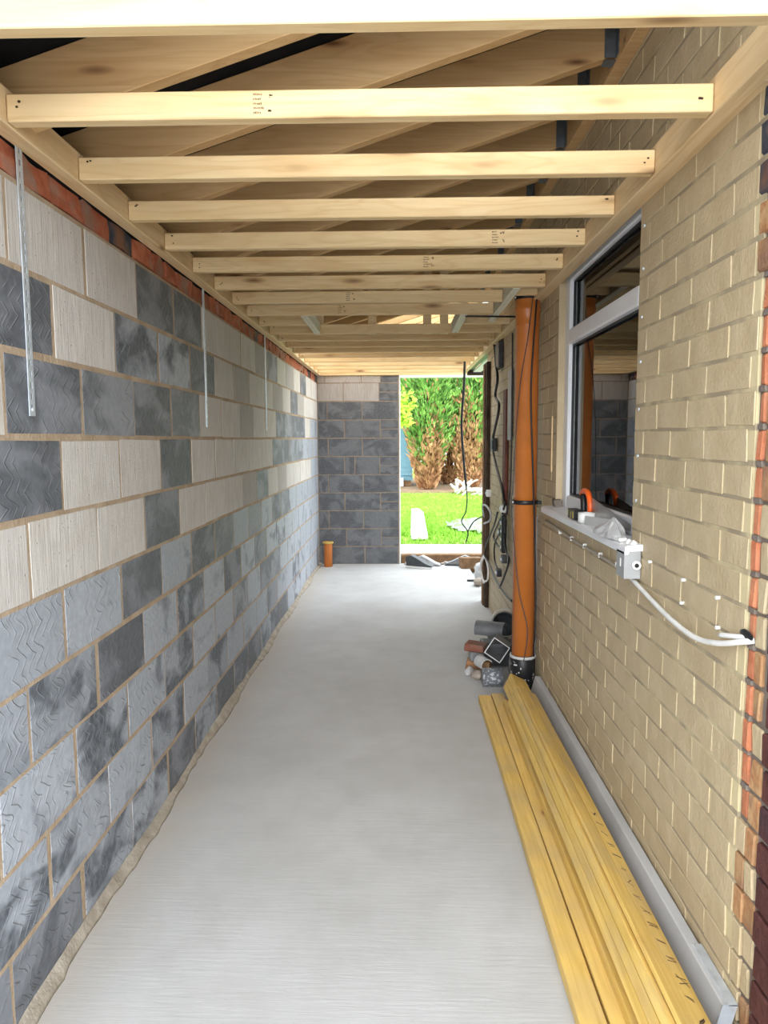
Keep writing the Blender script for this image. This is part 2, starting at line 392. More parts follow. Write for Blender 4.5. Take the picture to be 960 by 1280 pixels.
# keep the floor's texture in world coordinates
fl.data.transform(Matrix.Translation(fl.location)); fl.location = (0, 0, 0)
tag(fl, 'pale grey brushed concrete floor slab of the passage', 'floor', kind='structure')
gr = box('ground', -9, 12, -9, 9.9, -0.30, -0.13, M['conc']); tag(gr, 'grey ground around the building', 'ground', kind='structure')
drive = box('driveway', -4.0, 4.5, -6.0, 0.55, -0.12, -0.005, M['conc']); tag(drive, 'concrete driveway in front of the passage', 'driveway', kind='structure')

# ---- left block wall
wl = boxes('wall_left', [(XL-0.11, XL-0.0012, 0.6, DF+0.1, 0.0, 2.250), (XL-0.11, XL-0.020, 0.6, DF+0.1, 2.250, 2.335)], M['mortar'])
tag(wl, 'long wall of dark and white concrete blocks with sandy mortar', 'wall', kind='structure')
block_cache = {}
def block_mesh(key, var, depth=0.05, jit=0.0035, bevel=0.002):
    k = (key, var)
    if k not in block_cache:
        bm = bmesh.new(); vs = bbox(bm, -depth/2, depth/2, -0.22, 0.22, -0.1075, 0.1075)
        for v in vs: v.co += Vector((0, random.uniform(-jit, jit), random.uniform(-jit, jit)))
        bev(bm, bevel); me = me_from(bm, 'block'); me.materials.append(M[key]); block_cache[k] = me
    return block_cache[k]
KEY = dict(W='white_W', V='white_V', D='dense_D', G='dense_G', L='dense_L', M='dense_M', B='white_W')
ZJ = [0.0]+[0.222+0.225*i for i in range(10)]
rows = [  # from the top course down: first joint, pitch, one letter for each block
    (1.91, 0.463, 'WWWDDWWWVDWVWDWWWW'),
    (2.14, 0.465, 'DWMMDWVWWVWDVWWWW'),
    (1.85, 0.457, 'WDGDGWWVWWDGDDBLLL'),
    (2.15, 0.453, 'DWWDWWWWWDDGGLLLL'),
    (1.93, 0.453, 'WWWDWWWVDWVWWBBLL'),
    (2.12, 0.448, 'LLDLDGLGLDGLLLLLLL'),
    (1.89, 0.442, 'LMDLMLDLGLMLLLLLLL'),
    (2.15, 0.430, 'LMLMLLGLGGLLLLLLLLL'),
    (1.95, 0.435, 'MMLMLMLLLGLLMLLLLL'),
    (1.73, 0.425, 'DDMMDMDDDMDDLMLLLLL')]
for ri, (y0, p, s) in enumerate(rows):
    zt = ZJ[10-ri]; zb = ZJ[9-ri]
    n0 = 0
    while y0-(n0+1)*p > 0.62: n0 += 1
    for k in range(-n0, 40):
        a = y0+k*p+random.uniform(-0.006, 0.006); b = a+p
        if a > DF-0.03: break
        b = min(b, DF)
        a = max(a, 0.62)
        i = k+1
        ch = s[i] if 0 <= i < len(s) else (s[-1] if i > 0 else random.choice(s[:4]))
        key = KEY[ch]; jn = 0.014 if ch != 'W' else 0.012
        me = block_mesh(key, random.randrange(5))
        o = link('block', me, wl, None, (XL-0.025+random.uniform(-0.0006, 0.0008), (a+b)/2, (zt+zb)/2))
        o.scale = (1, (b-a-jn)/0.44, (zt-zb-0.015)/0.215)
# rough red brick course under the wall plate
y = 0.63
while y < DF-0.05:
    ln = random.uniform(0.13, 0.235)
    bm = bmesh.new(); bbox(bm, -0.05, 0.0, -ln/2, ln/2, -0.039, 0.039)
    bmesh.ops.subdivide_edges(bm, edges=bm.edges[:], cuts=1, use_grid_fill=True)
    for v in bm.verts:
        if v.co.x > -0.01: v.co += Vector((random.uniform(-0.012, 0.004), random.uniform(-0.006, 0.006), random.uniform(-0.005, 0.005)))
    mat = M['red'] if random.random() < 0.85 else M['blackbrick']
    link('brick', me_from(bm, 'brick'), wl, mat, (XL-0.004, y+ln/2, 2.294+random.uniform(-0.003, 0.003)))
    y += ln+random.uniform(0.010, 0.018)
# mortar fillet along the foot of the wall
bm = bmesh.new(); prev = None; N = 150
for i in range(N+1):
    yy = 0.6+(DF-0.6)*i/N; wv = 0.030+0.010*math.sin(yy*5.1)+random.uniform(-0.006, 0.006); hv = 0.030+0.010*math.sin(yy*3.3+1)+random.uniform(-0.005, 0.005)
    ring = [bm.verts.new(c) for c in ((XL-0.006, yy, 0.0), (XL+wv, yy, 0.0), (XL+wv*0.85, yy, 0.010), (XL+wv*0.35, yy, hv*0.75), (XL+0.001, yy, hv))]
    if prev:
        for k in range(4): bm.faces.new((prev[k], prev[k+1], ring[k+1], ring[k]))
    prev = ring
bmesh.ops.recalc_face_normals(bm, faces=bm.faces[:])
link('mortar_fillet', me_from(bm, 'mortar_fillet', True), wl, M['fillet'])

# ---- end wall
wb = box('wall_back', XL-0.1, -0.002, DF+0.0014, DF+0.11, 0.0, 2.335, M['mortar_mid'])
wb.data.transform(Matrix.Translation(wb.location)); wb.location = (0, 0, 0)
tag(wb, 'short end wall of dark concrete blocks beside the garden opening', 'wall', kind='structure')
def fx(px): return -1.008+(px-90)/464.0*1.017
far = [  # bottom course first
    (ZJ[0], ZJ[1], [145, 352], ''), (ZJ[1], ZJ[2], [248, 447], 's'), (ZJ[2], ZJ[3], [148, 345], ''), (ZJ[3], ZJ[4], [240, 443], 's'),
    (ZJ[4], ZJ[5], [148, 345], ''), (ZJ[5], ZJ[6], [240, 298, 440], 's'), (ZJ[6], ZJ[7], [148, 342], ''), (ZJ[7], ZJ[8], [240, 443], 's'),
    (ZJ[8], ZJ[9], [145, 342], ''), (ZJ[9], ZJ[10], [237, 437], 'ws'), (ZJ[10], 2.335, [133, 338, 445], 'w')]
for zb, zt, js, fl_ in far:
    xs = [90]+js+[545]
    for i in range(len(xs)-1):
        a, b = fx(xs[i]), fx(xs[i+1]); last = i == len(xs)-2
        parts = [(zb, zt)]
        if last and 's' in fl_: parts = [(zb, (zb+zt)/2), ((zb+zt)/2, zt)]
        key = 'white_V' if ('w' in fl_ and not last) else 'dense_B'
        for q0, q1 in parts:
            me = block_mesh(key, random.randrange(5)); jn = 0.009
            o = link('block', me, wb, None, ((a+b)/2, DF+0.025+random.uniform(-0.001, 0.001), (q0+q1)/2))
            o.rotation_euler = (0, 0, math.pi/2); o.scale = (1, (b-a-jn)/0.44, (q1-q0-jn)/0.215)

# ---- right house wall, painted brick, with window opening
WY0, WY1, WZ0, WZ1 = 2.572, 3.83, 1.185, 2.42
HY0, HY1, HZ = 0.95, 6.90, 3.35
JX = XR+0.0018
def wall_boxes(x0, x1):
    return [(x0, x1, 1.711, WY0, -0.1, HZ), (x0, x1, WY1, HY1, -0.1, HZ), (x0, x1, WY0, WY1, -0.1, WZ0), (x0, x1, WY0, WY1, WZ1, HZ), ]
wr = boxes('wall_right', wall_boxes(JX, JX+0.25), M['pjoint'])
tag(wr, 'house wall of cream painted brick with a white window', 'wall', kind='structure')
box('bare_corner_core', XR+0.010, JX+0.25, HY0, 1.7108, -0.1, HZ, M['mortar_dark'], wr)
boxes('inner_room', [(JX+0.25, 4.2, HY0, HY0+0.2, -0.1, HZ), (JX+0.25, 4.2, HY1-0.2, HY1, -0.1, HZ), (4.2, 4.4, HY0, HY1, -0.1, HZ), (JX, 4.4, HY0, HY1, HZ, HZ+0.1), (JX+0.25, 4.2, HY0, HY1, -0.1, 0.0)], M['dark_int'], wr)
CP, BP = 0.086, 0.245
bricks = []
for k in range(-19, 21):
    zt = 1.5864+k*CP; zb = zt-CP
    if zt < 0.02 or zb > HZ: continue
    zb = max(zb, 0.0)
    off = 2.476 if k % 2 == 0 else 2.476-BP/2
    m = -8
    while True:
        a = off+m*BP; b = a+BP; m += 1
        if a > HY1: break
        lim = 1.712 if zt < 1.97 else 1.745+0.006*math.sin(k*2.3)
        segs = [(max(a, lim), min(b, HY1))]
        if zt > WZ0+0.02 and zb < WZ1-0.02:
            segs = [(max(a, lim), min(b, WY0)), (max(a, WY1), min(b, HY1))]
        for s0, s1 in segs:
            if s1-s0 > 0.03: bricks.append((s0, s1, zb, zt))
def prio(bk):
    s0, s1, zb, zt = bk; d = (s0+s1)/2
    hidden = 2.33 < (zb+zt)/2 < 2.44 or ((zb+zt)/2 < 0.16 and d < 4.2)
    vis = abs(((zb+zt)/2-H)/d) < 0.85 and not ((zb+zt)/2 > 2.44 and d < 1.9)
    return (0 if (vis and not hidden) else 1, d*d/max(0.02, (s1-s0)))
bricks.sort(key=prio)
bvar = []
for i in range(6):
    bm = bmesh.new(); vs = bbox(bm, 0, 0.03, -0.1175, 0.1175, -0.038, 0.038)
    for v in vs: v.co += Vector((random.uniform(-0.001, 0.001), random.uniform(-0.003, 0.003), random.uniform(-0.0025, 0.0025)))
    bev(bm, 0.0018); me = me_from(bm, 'brick'); me.materials.append(M['paint']); bvar.append(me)
def place_brick(o, bk):
    s0, s1, zb, zt = bk
    o.location = (XR+random.uniform(-0.0008, 0.0008), (s0+s1)/2, (zb+zt)/2)
    o.scale = (1, (s1-s0-0.008)/0.235, max(0.2, (zt-zb-0.010)/0.076))
for bk in bricks[:300]:
    o = link('brick', random.choice(bvar), wr); place_brick(o, bk)
bm = bmesh.new()
for s0, s1, zb, zt in bricks[300:]:
    if s1-s0 < 0.03 or zt-zb < 0.02: continue
    dx = random.uniform(-0.0008, 0.0008)
    bbox(bm, XR+dx, XR+0.02, s0+0.005, s1-0.005, zb+0.005, zt-0.005)
tag(link('further_bricks', me_from(bm, 'further_bricks'), wr, M['paint']), kind='stuff')
# bare brick edge where an old wall has been cut away
for k in range(-19, 20):
    zt = 1.5864+k*CP; zb = max(zt-CP, 0.0)
    if zt < 0.03: continue
    zm = (zt+zb)/2; low = zm < 0.62
    # cut orange stripe (with grey mortar dabs between)
    if not low:
        mt = M['orange'] if zm < 1.95 else (M['mixbrick'] if random.random() < 0.5 else M['blackbrick'])
        up = zt > 1.97
        b = box('cut_brick', XR+(-0.003 if up else 0.002)+random.uniform(-0.003, 0.003), XR+0.03, 1.672+random.uniform(-0.003, 0.003), 1.738+random.uniform(-0.01, 0.004) if up else 1.705, zb+0.006, zt-0.006, mt, wr, 0.006, 1, 0.003)
        box('mortar_dab', XR+0.002, XR+0.03, 1.674, 1.704, zt-0.007, zt+0.007, M['mortar_dark'], wr, 0.002, 1, 0.002)
    else:
        box('cut_brick', XR, XR+0.03, 1.668, 1.710, zb+0.005, zt-0.005, M['paint'] if random.random() < 0.6 else M['mixbrick'], wr, 0.002)
    mt = M['paint'] if (random.random() < 0.45 and zm < 2.0) else M['mixbrick']
    if zm > 2.0: mt = M['blackbrick']
    box('cut_brick', XR+random.uniform(-0.003, 0.006), XR+0.03, 1.622+random.uniform(-0.008, 0.008), 1.665, zb+0.005, zt-0.005, mt, wr, 0.004, 1, 0.003)
    e = 1.614
    while e > HY0+0.03:
        s = max(HY0, e-(0.10 if (k % 2 and e > 1.6) else 0.235))
        box('brick', XR+random.uniform(-0.003, 0.004), XR+0.03, s, e-0.009, zb+0.005, zt-0.005, M['brown'] if zm < 2.0 or random.random() < 0.4 else M['blackbrick'], wr, 0.004, 1, 0.002)
        e = s
# ---- window
FX = 0.857
win = empty('window_1', (FX, (WY0+WY1)/2, WZ0), 'white plastic window with a top light set in the cream brick wall', 'window', kind='structure')
box('jamb', FX, FX+0.07, WY1-0.095, WY1-0.004, WZ0+0.015, WZ1, M['upvc'], win, 0.006)
box('jamb', FX, FX+0.07, WY0+0.004, WY0+0.095, WZ0+0.015, WZ1, M['upvc'], win, 0.006)
box('head_rail', FX, FX+0.07, WY0+0.095, WY1-0.095, WZ1-0.075, WZ1, M['upvc'], win, 0.006)
box('bottom_rail', FX, FX+0.07, WY0+0.095, WY1-0.095, WZ0+0.015, WZ0+0.085, M['upvc'], win, 0.008)
box('transom', FX-0.004, FX+0.07, WY0+0.095, WY1-0.095, 2.03, 2.105, M['upvc'], win, 0.012, 2)
for za, zb in ((WZ0+0.085, 2.03), (2.105, WZ1-0.075)):
    for dx_ in (0.0, 0.021): box('pane', FX+0.034+dx_, FX+0.038+dx_, WY0+0.09, WY1-0.09, za-0.003, zb+0.003, M['glass'], win)
    boxes('gasket', [(FX+0.018, FX+0.03, WY1-0.105, WY1-0.0951, za, zb), (FX+0.018, FX+0.03, WY0+0.0951, WY0+0.105, za, zb), (FX+0.018, FX+0.03, WY0+0.105, WY1-0.105, za, za+0.009), (FX+0.018, FX+0.03, WY0+0.105, WY1-0.105, zb-0.009, zb)], M['gasket'], win)
prism('window_sill', [(0.765, 1.165), (0.765, 1.192), (0.775, 1.198), (0.87, 1.204), (0.87, 1.18), (0.782, 1.176), (0.778, 1.165)], 'Y', 2.45, 3.915, M['upvc'], win, 0.002)
boxes('reveal', [(JX-0.003, FX+0.05, WY1-0.004, WY1+0.02, WZ0, WZ1)], M['paint'], win)
box('mortar_bed', JX-0.012, FX, 3.80, 3.87, 1.20, 1.245, M['mortar_dark'], win, 0.006, 1, 0.008)

# ---- ceiling: joists, ledgers, rafters, membrane
ceil = empty('ceiling', (0, 1.4, 2.33), 'open timber ceiling of pale joists under sloping rafters and black membrane', 'ceiling', kind='structure')
ZB = 2.34
boxes('wall_plate', [(XL-0.002, -0.96, 0.9, DF, ZB-0.005, ZB+0.085)], M['joist_y'], ceil, 0.003)
boxes('ledger', [(0.757, 0.802, 0.95, 8.75, ZB-0.005, ZB+0.085)], M['joist_y'], ceil, 0.003)
boxes('packing_strip', [(0.802, XR+0.004, 1.70, 6.88, ZB+0.004, ZB+0.075)], M['joist_y'], ceil, 0.002)
def joist(y, x0=-0.958, x1=0.755, stamp=None, nails=True):
    o = box('joist', x0, x1, y, y+0.038, ZB, ZB+0.065, M['joist'], ceil, 0.0025)
    if nails:
        bm = bmesh.new()
        for x in ([x0+0.03, x0+0.035] if x0 < -0.9 else [])+([x1-0.03, x1-0.026] if x1 > 0.7 else []):
            z = ZB+random.uniform(0.012, 0.055); r = random.uniform(0.0028, 0.0042)
            mt = Matrix.Translation((x+random.uniform(-0.006, 0.006)-(x0+x1)/2, -0.0195, z-ZB-0.0325)) @ Matrix.Rotation(math.pi/2, 4, 'X') @ Matrix.Diagonal((r, r*0.8, 0.0012, 1))
            bmesh.ops.create_cone(bm, cap_ends=True, segments=8, radius1=1, radius2=1, depth=1, matrix=mt)
        if len(bm.verts):
            c = link('nail', me_from(bm, 'nail'), None, M['nail']); c.parent = o
        else: bm.free()
    if stamp is not None:
        bm = bmesh.new(); rnd = random.Random(int(stamp*1000)+5)
        for ln in range(5):
            z = 0.022-ln*0.0105; x = stamp-(x0+x1)/2-0.022
            xe = x+rnd.uniform(0.016, 0.026)
            while x < xe:
                wd = rnd.uniform(0.0012, 0.003); bbox(bm, x, x+wd, -0.0195, -0.0188, z-rnd.uniform(0.001, 0.003), z+rnd.uniform(0.001, 0.003)); x += wd+0.0013
        for _ in range(9):
            x = stamp-(x0+x1)/2+rnd.uniform(0.010, 0.024); z = rnd.choice((0.018, 0.014, -0.012, -0.018)); bbox(bm, x, x+rnd.uniform(0.002, 0.006), -0.0195, -0.0188, z, z+rnd.uniform(0.0015, 0.006))
        c = link('grade_stamp', me_from(bm, 'grade_stamp'), None, M['ink']); c.parent = o
    return o
ystamp = {1: -0.33, 4: 0.40, 5: 0.135, 7: -0.28, 8: -0.36, 9: 0.33}
JY = [1.44+0.4*i for i in range(19)]
for i, y in enumerate(JY):
    if i in (7, 8): joist(y, -0.958, 0.590 if i == 8 else 0.592, ystamp.get(i))
    elif i == 9:
        joist(y, -0.958, -0.625, None); joist(y, 0.44, 0.755, None)
    else: joist(y, stamp=ystamp.get(i))
joist(4.05, 0.64, 0.755)
# trimmers around the hatch and the pipe
box('trimmer', -0.625, -0.58, JY[8]+0.038, JY[10], ZB-0.004, ZB+0.075, M['pale_trim'], ceil, 0.003)
box('trimmer', 0.385, 0.435, JY[8]+0.038, JY[10], ZB-0.004, ZB+0.075, M['pale_trim'], ceil, 0.003)
box('trimmer', 0.594, 0.635, JY[6]+0.038, JY[8]+0.30, ZB-0.004, ZB+0.075, M['pale_trim'], ceil, 0.003)
SL = 0.315
def rz(x): return 2.677+SL*x          # underside of the rafters
for i in range(20):
    y = 1.55+0.4*i
    poly = [(-1.28, rz(-1.28)), (0.777, rz(0.777)), (0.777, rz(0.777)+0.165), (-1.28, rz(-1.28)+0.165)]
    if i == 9: pass
    o = prism('rafter', poly, 'Y', y, y+0.045, M['rafter'], ceil, 0.002)
    if 2 < y < 7:
        z0 = rz(0.757)-0.004
        boxes('joist_hanger', [(0.735, 0.7765, y-0.002, y-0.0002, z0+0.0, z0+0.15), (0.735, 0.7765, y+0.0452, y+0.047, z0, z0+0.15), (0.735, 0.7765, y-0.002, y+0.047, z0-0.009, z0-0.007), (0.775, 0.777, y-0.035, y, z0, z0+0.15), (0.775, 0.777, y+0.047, y+0.08, z0, z0+0.15)], M['hanger'], ceil)
boxes('rafter_ledger', [(0.777, XR+0.002, 1.2, 8.9, rz(0.777)-0.03, rz(0.777)+0.185)], M['rafter'], ceil, 0.002)
for x in (-0.595, -0.2, 0.21, 0.335):
    box('stud', x-0.03, x+0.03, JY[10]+0.045, JY[10]+0.09, ZB+0.0, rz(x)+0.05, M['joist'], ceil, 0.002)
prism('roof_membrane', [(-1.35, rz(-1.35)+0.168), (0.90, rz(0.90)+0.168), (0.90, rz(0.90)+0.19), (-1.35, rz(-1.35)+0.19)], 'Y', 1.0, 6.9, M['felt'], ceil)  # left off the far end, out of view, to let daylight in
boxes('wall_cap', [(-1.30, XL-0.004, 0.9, 9.4, 2.3365, 2.46)], M['felt'], ceil)
# soffit at the back of the house
box('soffit_board', 0.86, 0.95, 6.92, 8.55, ZB-0.012, ZB+0.006, M['upvc'], ceil, 0.002)
box('soffit_frame', 0.803, 0.859, 6.92, 8.70, ZB+0.01, ZB+0.05, M['black'], ceil)
box('soffit_edge', 0.80, 1.35, 8.56, 8.68, ZB-0.04, ZB+0.03, M['jamb'], ceil, 0.003)
box('end_beam', XL, 1.5, DF-0.02, DF+0.08, 2.3355, 2.47, M['joist'], ceil, 0.003)
t1 = box('trim_1', 0.0, 1.35, DF-0.03, DF+0.10, 2.308, 2.333, M['white'], None, 0.002); tag(t1, 'thin white trim strip above the garden opening', 'trim', kind='structure')
t2 = box('trim_2', -0.0015, 0.014, DF+0.0, DF+0.11, 0.0, 2.306, M['white'], None, 0.002); tag(t2, 'thin white edge strip on the end of the dark block wall', 'trim', kind='structure')

# ================================================================== THINGS IN THE PASSAGE
# ---- galvanised restraint straps on the left wall
def strap(y, label, tw=0.0):
    t = empty('restraint_strap', (XL+0.004, y, 1.63), label, 'strap', 'galvanised straps on the block wall')
    bm = bmesh.new(); z0, z1 = 1.63, 2.337; wd = 0.015; n = int((z1-z0)/0.030); st = (z1-z0)/n; x0, x1 = XL+0.0015, XL+0.0045
    for i in range(n):
        za = z0+i*st; dy = tw*math.sin((za-z0)*4.2)
        bbox(bm, x0, x1, y-wd+dy, y-0.0045+dy, za, za+st); bbox(bm, x0, x1, y+0.0045+dy, y+wd+dy, za, za+st)
        bbox(bm, x0, x1, y-0.0045+dy, y+0.0045+dy, za, za+st*0.45)
    link('strap_band', me_from(bm, 'strap_band'), t, M['galv'])
    lathe('screw', [(0.006, 0), (0.006, 0.003), (0.003, 0.0045)], (x1, y, 1.647), M['galv'], t, 10, 'X')
strap(1.985, 'galvanised perforated strap hanging on the blocks, furthest from the dark end wall', 0.003)
strap(3.80, 'galvanised perforated strap between the two other straps on the block wall', 0.004)
strap(5.52, 'galvanised perforated strap on the block wall, closest to the dark end wall', 0.003)

# ---- orange soil pipe
PX, PY, PR = 0.735, 4.24, 0.066
t = empty('soil_pipe', (PX, PY, 0.0), 'tall orange soil pipe standing against the cream brick wall', 'pipe')
lathe('pipe', [(PR, 0.24), (PR, 2.195), (PR+0.004, 2.2), (PR+0.004, 2.205), (PR+0.002, 2.21), (PR+0.003, 2.27), (PR+0.007, 2.28), (PR+0.007, 2.30), (PR+0.004, 2.305), (PR+0.004, 2.40), (PR+0.009, 2.405), (PR+0.009, 2.43)], (PX, PY, 0), M['pipe'], t, 40)
lathe('collar', [(0.074, 0.0), (0.074, 0.275), (0.07, 0.28)], (PX, PY, 0), M['speck_b'], t, 32)
lathe('collar_rim', [(0.076, 0.262), (0.079, 0.27), (0.076, 0.279)], (PX, PY, 0), M['lgrey'], t, 32)
for z in (2.356, 1.192):
    c = lathe('clip_band', [(PR+0.008, z-0.012), (PR+0.0095, z-0.011), (PR+0.0095, z+0.011), (PR+0.008, z+0.012)], (PX, PY, 0), M['black'], t, 36)
    box('bracket', PX+PR-0.005, XR-0.004, PY-0.012-0.05, PY+0.012-0.05, z-0.01, z+0.01, M['black'], c, 0.002)
    lathe('screw', [(0.006, 0), (0.006, 0.012)], (PX-PR-0.012, PY-0.02, z), M['white'], c, 10, 'X')
# conduit and cables by the pipe
tag(tube('conduit', [(0.808, 4.30, 0.0), (0.808, 4.30, 0.6), (0.808, 4.30, 1.10)], 0.013, M['lgrey'], None, 12), 'grey vertical conduit on the brick wall beside the orange pipe', 'conduit')
tag(tube('wire', [(0.752, 4.155, 2.40), (0.725, 4.163, 2.13), (0.690, 4.165, 1.91), (0.665, 4.17, 1.60), (0.655, 4.18, 1.28), (0.648, 4.19, 1.16), (0.69, 4.16, 0.7), (0.745, 4.155, 0.45), (0.725, 4.152, 0.26)], 0.0026, M['dgrey'], None), 'thin dark grey wire trailing down the front of the orange pipe', 'wire')
tag(tube('wire', [(0.775, 4.165, 2.40), (0.755, 4.158, 2.09), (0.745, 4.158, 1.82), (0.757, 4.158, 1.5), (0.772, 4.166, 1.22), (0.785, 4.175, 0.9), (0.796, 4.18, 0.58), (0.79, 4.18, 0.34), (0.80, 4.26, 0.02)], 0.005, M['black'], None), 'black cable running down the wall side of the orange pipe', 'cable')
tag(lathe('drain_stub', [(0.052, 0.0), (0.052, 0.27), (0.0535, 0.28), (0.060, 0.283), (0.060, 0.305), (0.048, 0.305), (0.046, 0.2)], (-0.88, 8.80, 0), M['pipe'], None, 28), 'short orange drain pipe stub standing in the block wall corner', 'pipe')
lathe('rim', [(0.061, 0.286), (0.068, 0.29), (0.068, 0.306), (0.055, 0.308), (0.05, 0.300)], (-0.88, 8.80, 0), M['yellow'], bpy.data.objects['drain_stub'], 28)

# ---- yellow battens on the floor
GB = 'yellow timber battens lying along the house wall'
NB = [0]
def batten(x0, x1, z0, z1, y0, y1, label, rot=None, cut=0.0, grp=GB):
    """a long board; rot = (ox, oz, angle) tilts its cross-section about a corner"""
    L = y1-y0; bm = bmesh.new(); n = 8; ring0 = None
    cs = [(x0, z0), (x1, z0), (x1, z1), (x0, z1)]
    if rot:
        ox, oz, a = rot
        cs = [(ox+p[0]*math.cos(a)-p[1]*math.sin(a), oz+p[0]*math.sin(a)+p[1]*math.cos(a)) for p in cs]
    cx = sum(p[0] for p in cs)/4; cz = sum(p[1] for p in cs)/4
    ph = random.uniform(0, 6)
    for i in range(n+1):
        yy = -L/2+L*i/n; dx = 0.0012*math.sin(i*0.7+ph)
        ring = [bm.verts.new((p[0]-cx+dx, yy+(cut*(p[0]-cx) if i == n else 0), p[1]-cz)) for p in cs]
        if ring0:
            for k in range(4): bm.faces.new((ring0[k], ring0[(k+1) % 4], ring[(k+1) % 4], ring[k]))
        else: bm.faces.new(ring[::-1])
        ring0 = ring
    bm.faces.new(ring0)
    bmesh.ops.recalc_face_normals(bm, faces=bm.faces[:])
    es = [e for e in bm.edges if abs((e.verts[0].co-e.verts[1].co).normalized().y) > 0.9]
    bmesh.ops.bevel(bm, geom=es, offset=0.0018, segments=1, affect='EDGES')
    NB[0] += 1
    return tag(link('timber_batten', me_from(bm, 'timber_batten'), None, M['batten'], (cx, (y0+y1)/2, cz)), label, 'timber', grp)
batten(0.468, 0.540, 0.0, 0.042, 1.05, 4.19, 'flat yellow batten lying on the floor at the outer side of the timber pile')
batten(0.545, 0.620, 0.0, 0.045, 1.10, 4.21, 'flat yellow batten on the floor between the outer batten and the tilted bundle')
batten(0.585, 0.628, 0.045, 0.085, 1.00, 4.0, 'narrow yellow batten laid on top of the flat floor battens')
batten(0.632, 0.735, 0.0, 0.058, 1.08, 4.10, 'wide timber lying on the floor beneath the tilted bundle')
A = -math.radians(26); R0 = (0.594, 0.112, A)
lab_core = ['lowest long yellow board of the tilted bundle, reaching the orange pipe', 'middle long yellow board of the tilted bundle, reaching the orange pipe', 'uppermost long yellow board of the tilted bundle, reaching the orange pipe']
for i in range(3):
    batten(0.010, 0.108, 0.002+0.033*i, 0.033+0.033*i, 1.2+0.04*i, 4.13, lab_core[i], R0)
lab_top = 'yellow board on the sloping top of the tilted bundle, cut short of the pipe'
lab_side = ['lowest narrow yellow slat on the open side of the tilted bundle', 'middle narrow yellow slat on the open side of the tilted bundle', 'uppermost narrow yellow slat on the open side of the tilted bundle']
batten(0.0, 0.052, 0.103, 0.117, 1.02, 3.85, lab_top, R0)
bt = batten(0.054, 0.108, 0.103, 0.117, 1.06, 3.85, 'yellow board with dark scrawled marks on its face, next to the grey board', R0)
for i in range(3):
    batten(-0.010, 0.008, 0.004+0.033*i, 0.035+0.033*i, 1.0+0.05*i, 3.85, lab_side[i], R0)
# scrawled marks on the outer top board
bm = bmesh.new(); rnd = random.Random(3)
ca, sa = math.cos(A), math.sin(A)
def on_top(u, y, h=0.1175):
    return Vector((R0[0]+u*ca-h*sa, y, R0[1]+u*sa+h*ca))-Vector(bt.location)
yy = 1.52
while yy < 2.55:
    hgt = rnd.uniform(0.022, 0.036); st = rnd.randint(2, 3); wdt = rnd.uniform(0.02, 0.045)
    for q in range(st):
        p0 = (0.062+rnd.random()*0.01, yy+rnd.random()*wdt); p1 = (0.062+hgt, yy+rnd.random()*wdt)
        d = Vector((p1[0]-p0[0], p1[1]-p0[1])).normalized(); nx, ny = -d.y*0.0016, d.x*0.0016
        bm.faces.new([bm.verts.new(on_top(*c)) for c in ((p0[0]+nx, p0[1]+ny), (p1[0]+nx, p1[1]+ny), (p1[0]-nx, p1[1]-ny), (p0[0]-nx, p0[1]-ny))])
    yy += wdt+0.035
c = link('scrawled_mark', me_from(bm, 'scrawled_mark'), None, M['ink']); c.parent = bt; c['kind'] = 'stuff'

# ---- grey board leaning on the wall with galvanised end
t = empty('leaning_board', (0.79, 2.9, 0.0), 'long pale grey board leaning against the foot of the cream brick wall', 'board')
def lean(x, z):  # board cross-section: foot at 0.757, top against the wall
    return (0.742+x+0.046*(z/0.18), z)
prism('board', [lean(0, 0.0), lean(0.032, 0.0), lean(0.032, 0.180), lean(0, 0.180)], 'Y', 1.66, 4.13, M['board'], t, 0.003)
prism('end_cap', [lean(-0.002, 0.004), lean(0.034, 0.004), lean(0.034, 0.183), lean(-0.002, 0.183)], 'Y', 1.655, 1.6595, M['galv'], t, 0.0)
prism('edge_angle', [lean(0.012, 0.1805), lean(0.034, 0.1805), lean(0.034, 0.184), lean(0.012, 0.184)], 'Y', 1.655, 1.87, M['galv'], t, 0.0)

# ---- white cable along the wall, clips and box
t = empty('mains_cable', (0.81, 2.6, 1.08), 'white cable clipped below the window sill and drooping to a hole in the wall', 'cable')
pts = [(0.82, 4.05, 1.103), (0.816, 3.67, 1.096), (0.815, 3.30, 1.086), (0.815, 3.04, 1.086), (0.815, 2.80, 1.084), (0.813, 2.57, 1.079), (0.808, 2.41, 1.060), (0.800, 2.14, 1.031), (0.798, 1.94, 1.024), (0.800, 1.80, 1.046), (0.812, 1.70, 1.078), (0.832, 1.675, 1.088)]
tube('sheath', pts[:6], 0.006, M['cable_g'], t, 10); tube('sheath', pts[5:], 0.0075, M['cable_w'], t, 10)  # greyer colour on the stretch below the sill, white beyond it
for y_ in (3.67, 3.42, 3.18, 2.93, 2.70, 2.52):
    box('clip', 0.808, 0.826, y_-0.003, y_+0.003, 1.077, 1.099, M['white'], t, 0.002)
tag(tube('cable_end', [(0.806, 1.80, 1.068), (0.812, 1.73, 1.083), (0.83, 1.685, 1.092)], 0.0065, M['cable_w'], None, 10), 'short white cable end beside the hole in the orange cut brick', 'cable')
tag(lump('wall_hole', (0.822, 1.70, 1.085), 0.022, M['black'], (0.3, 1.4, 0.55), None, 2, 0.2), 'dark ragged hole in the wall where the white cable enters', 'hole')
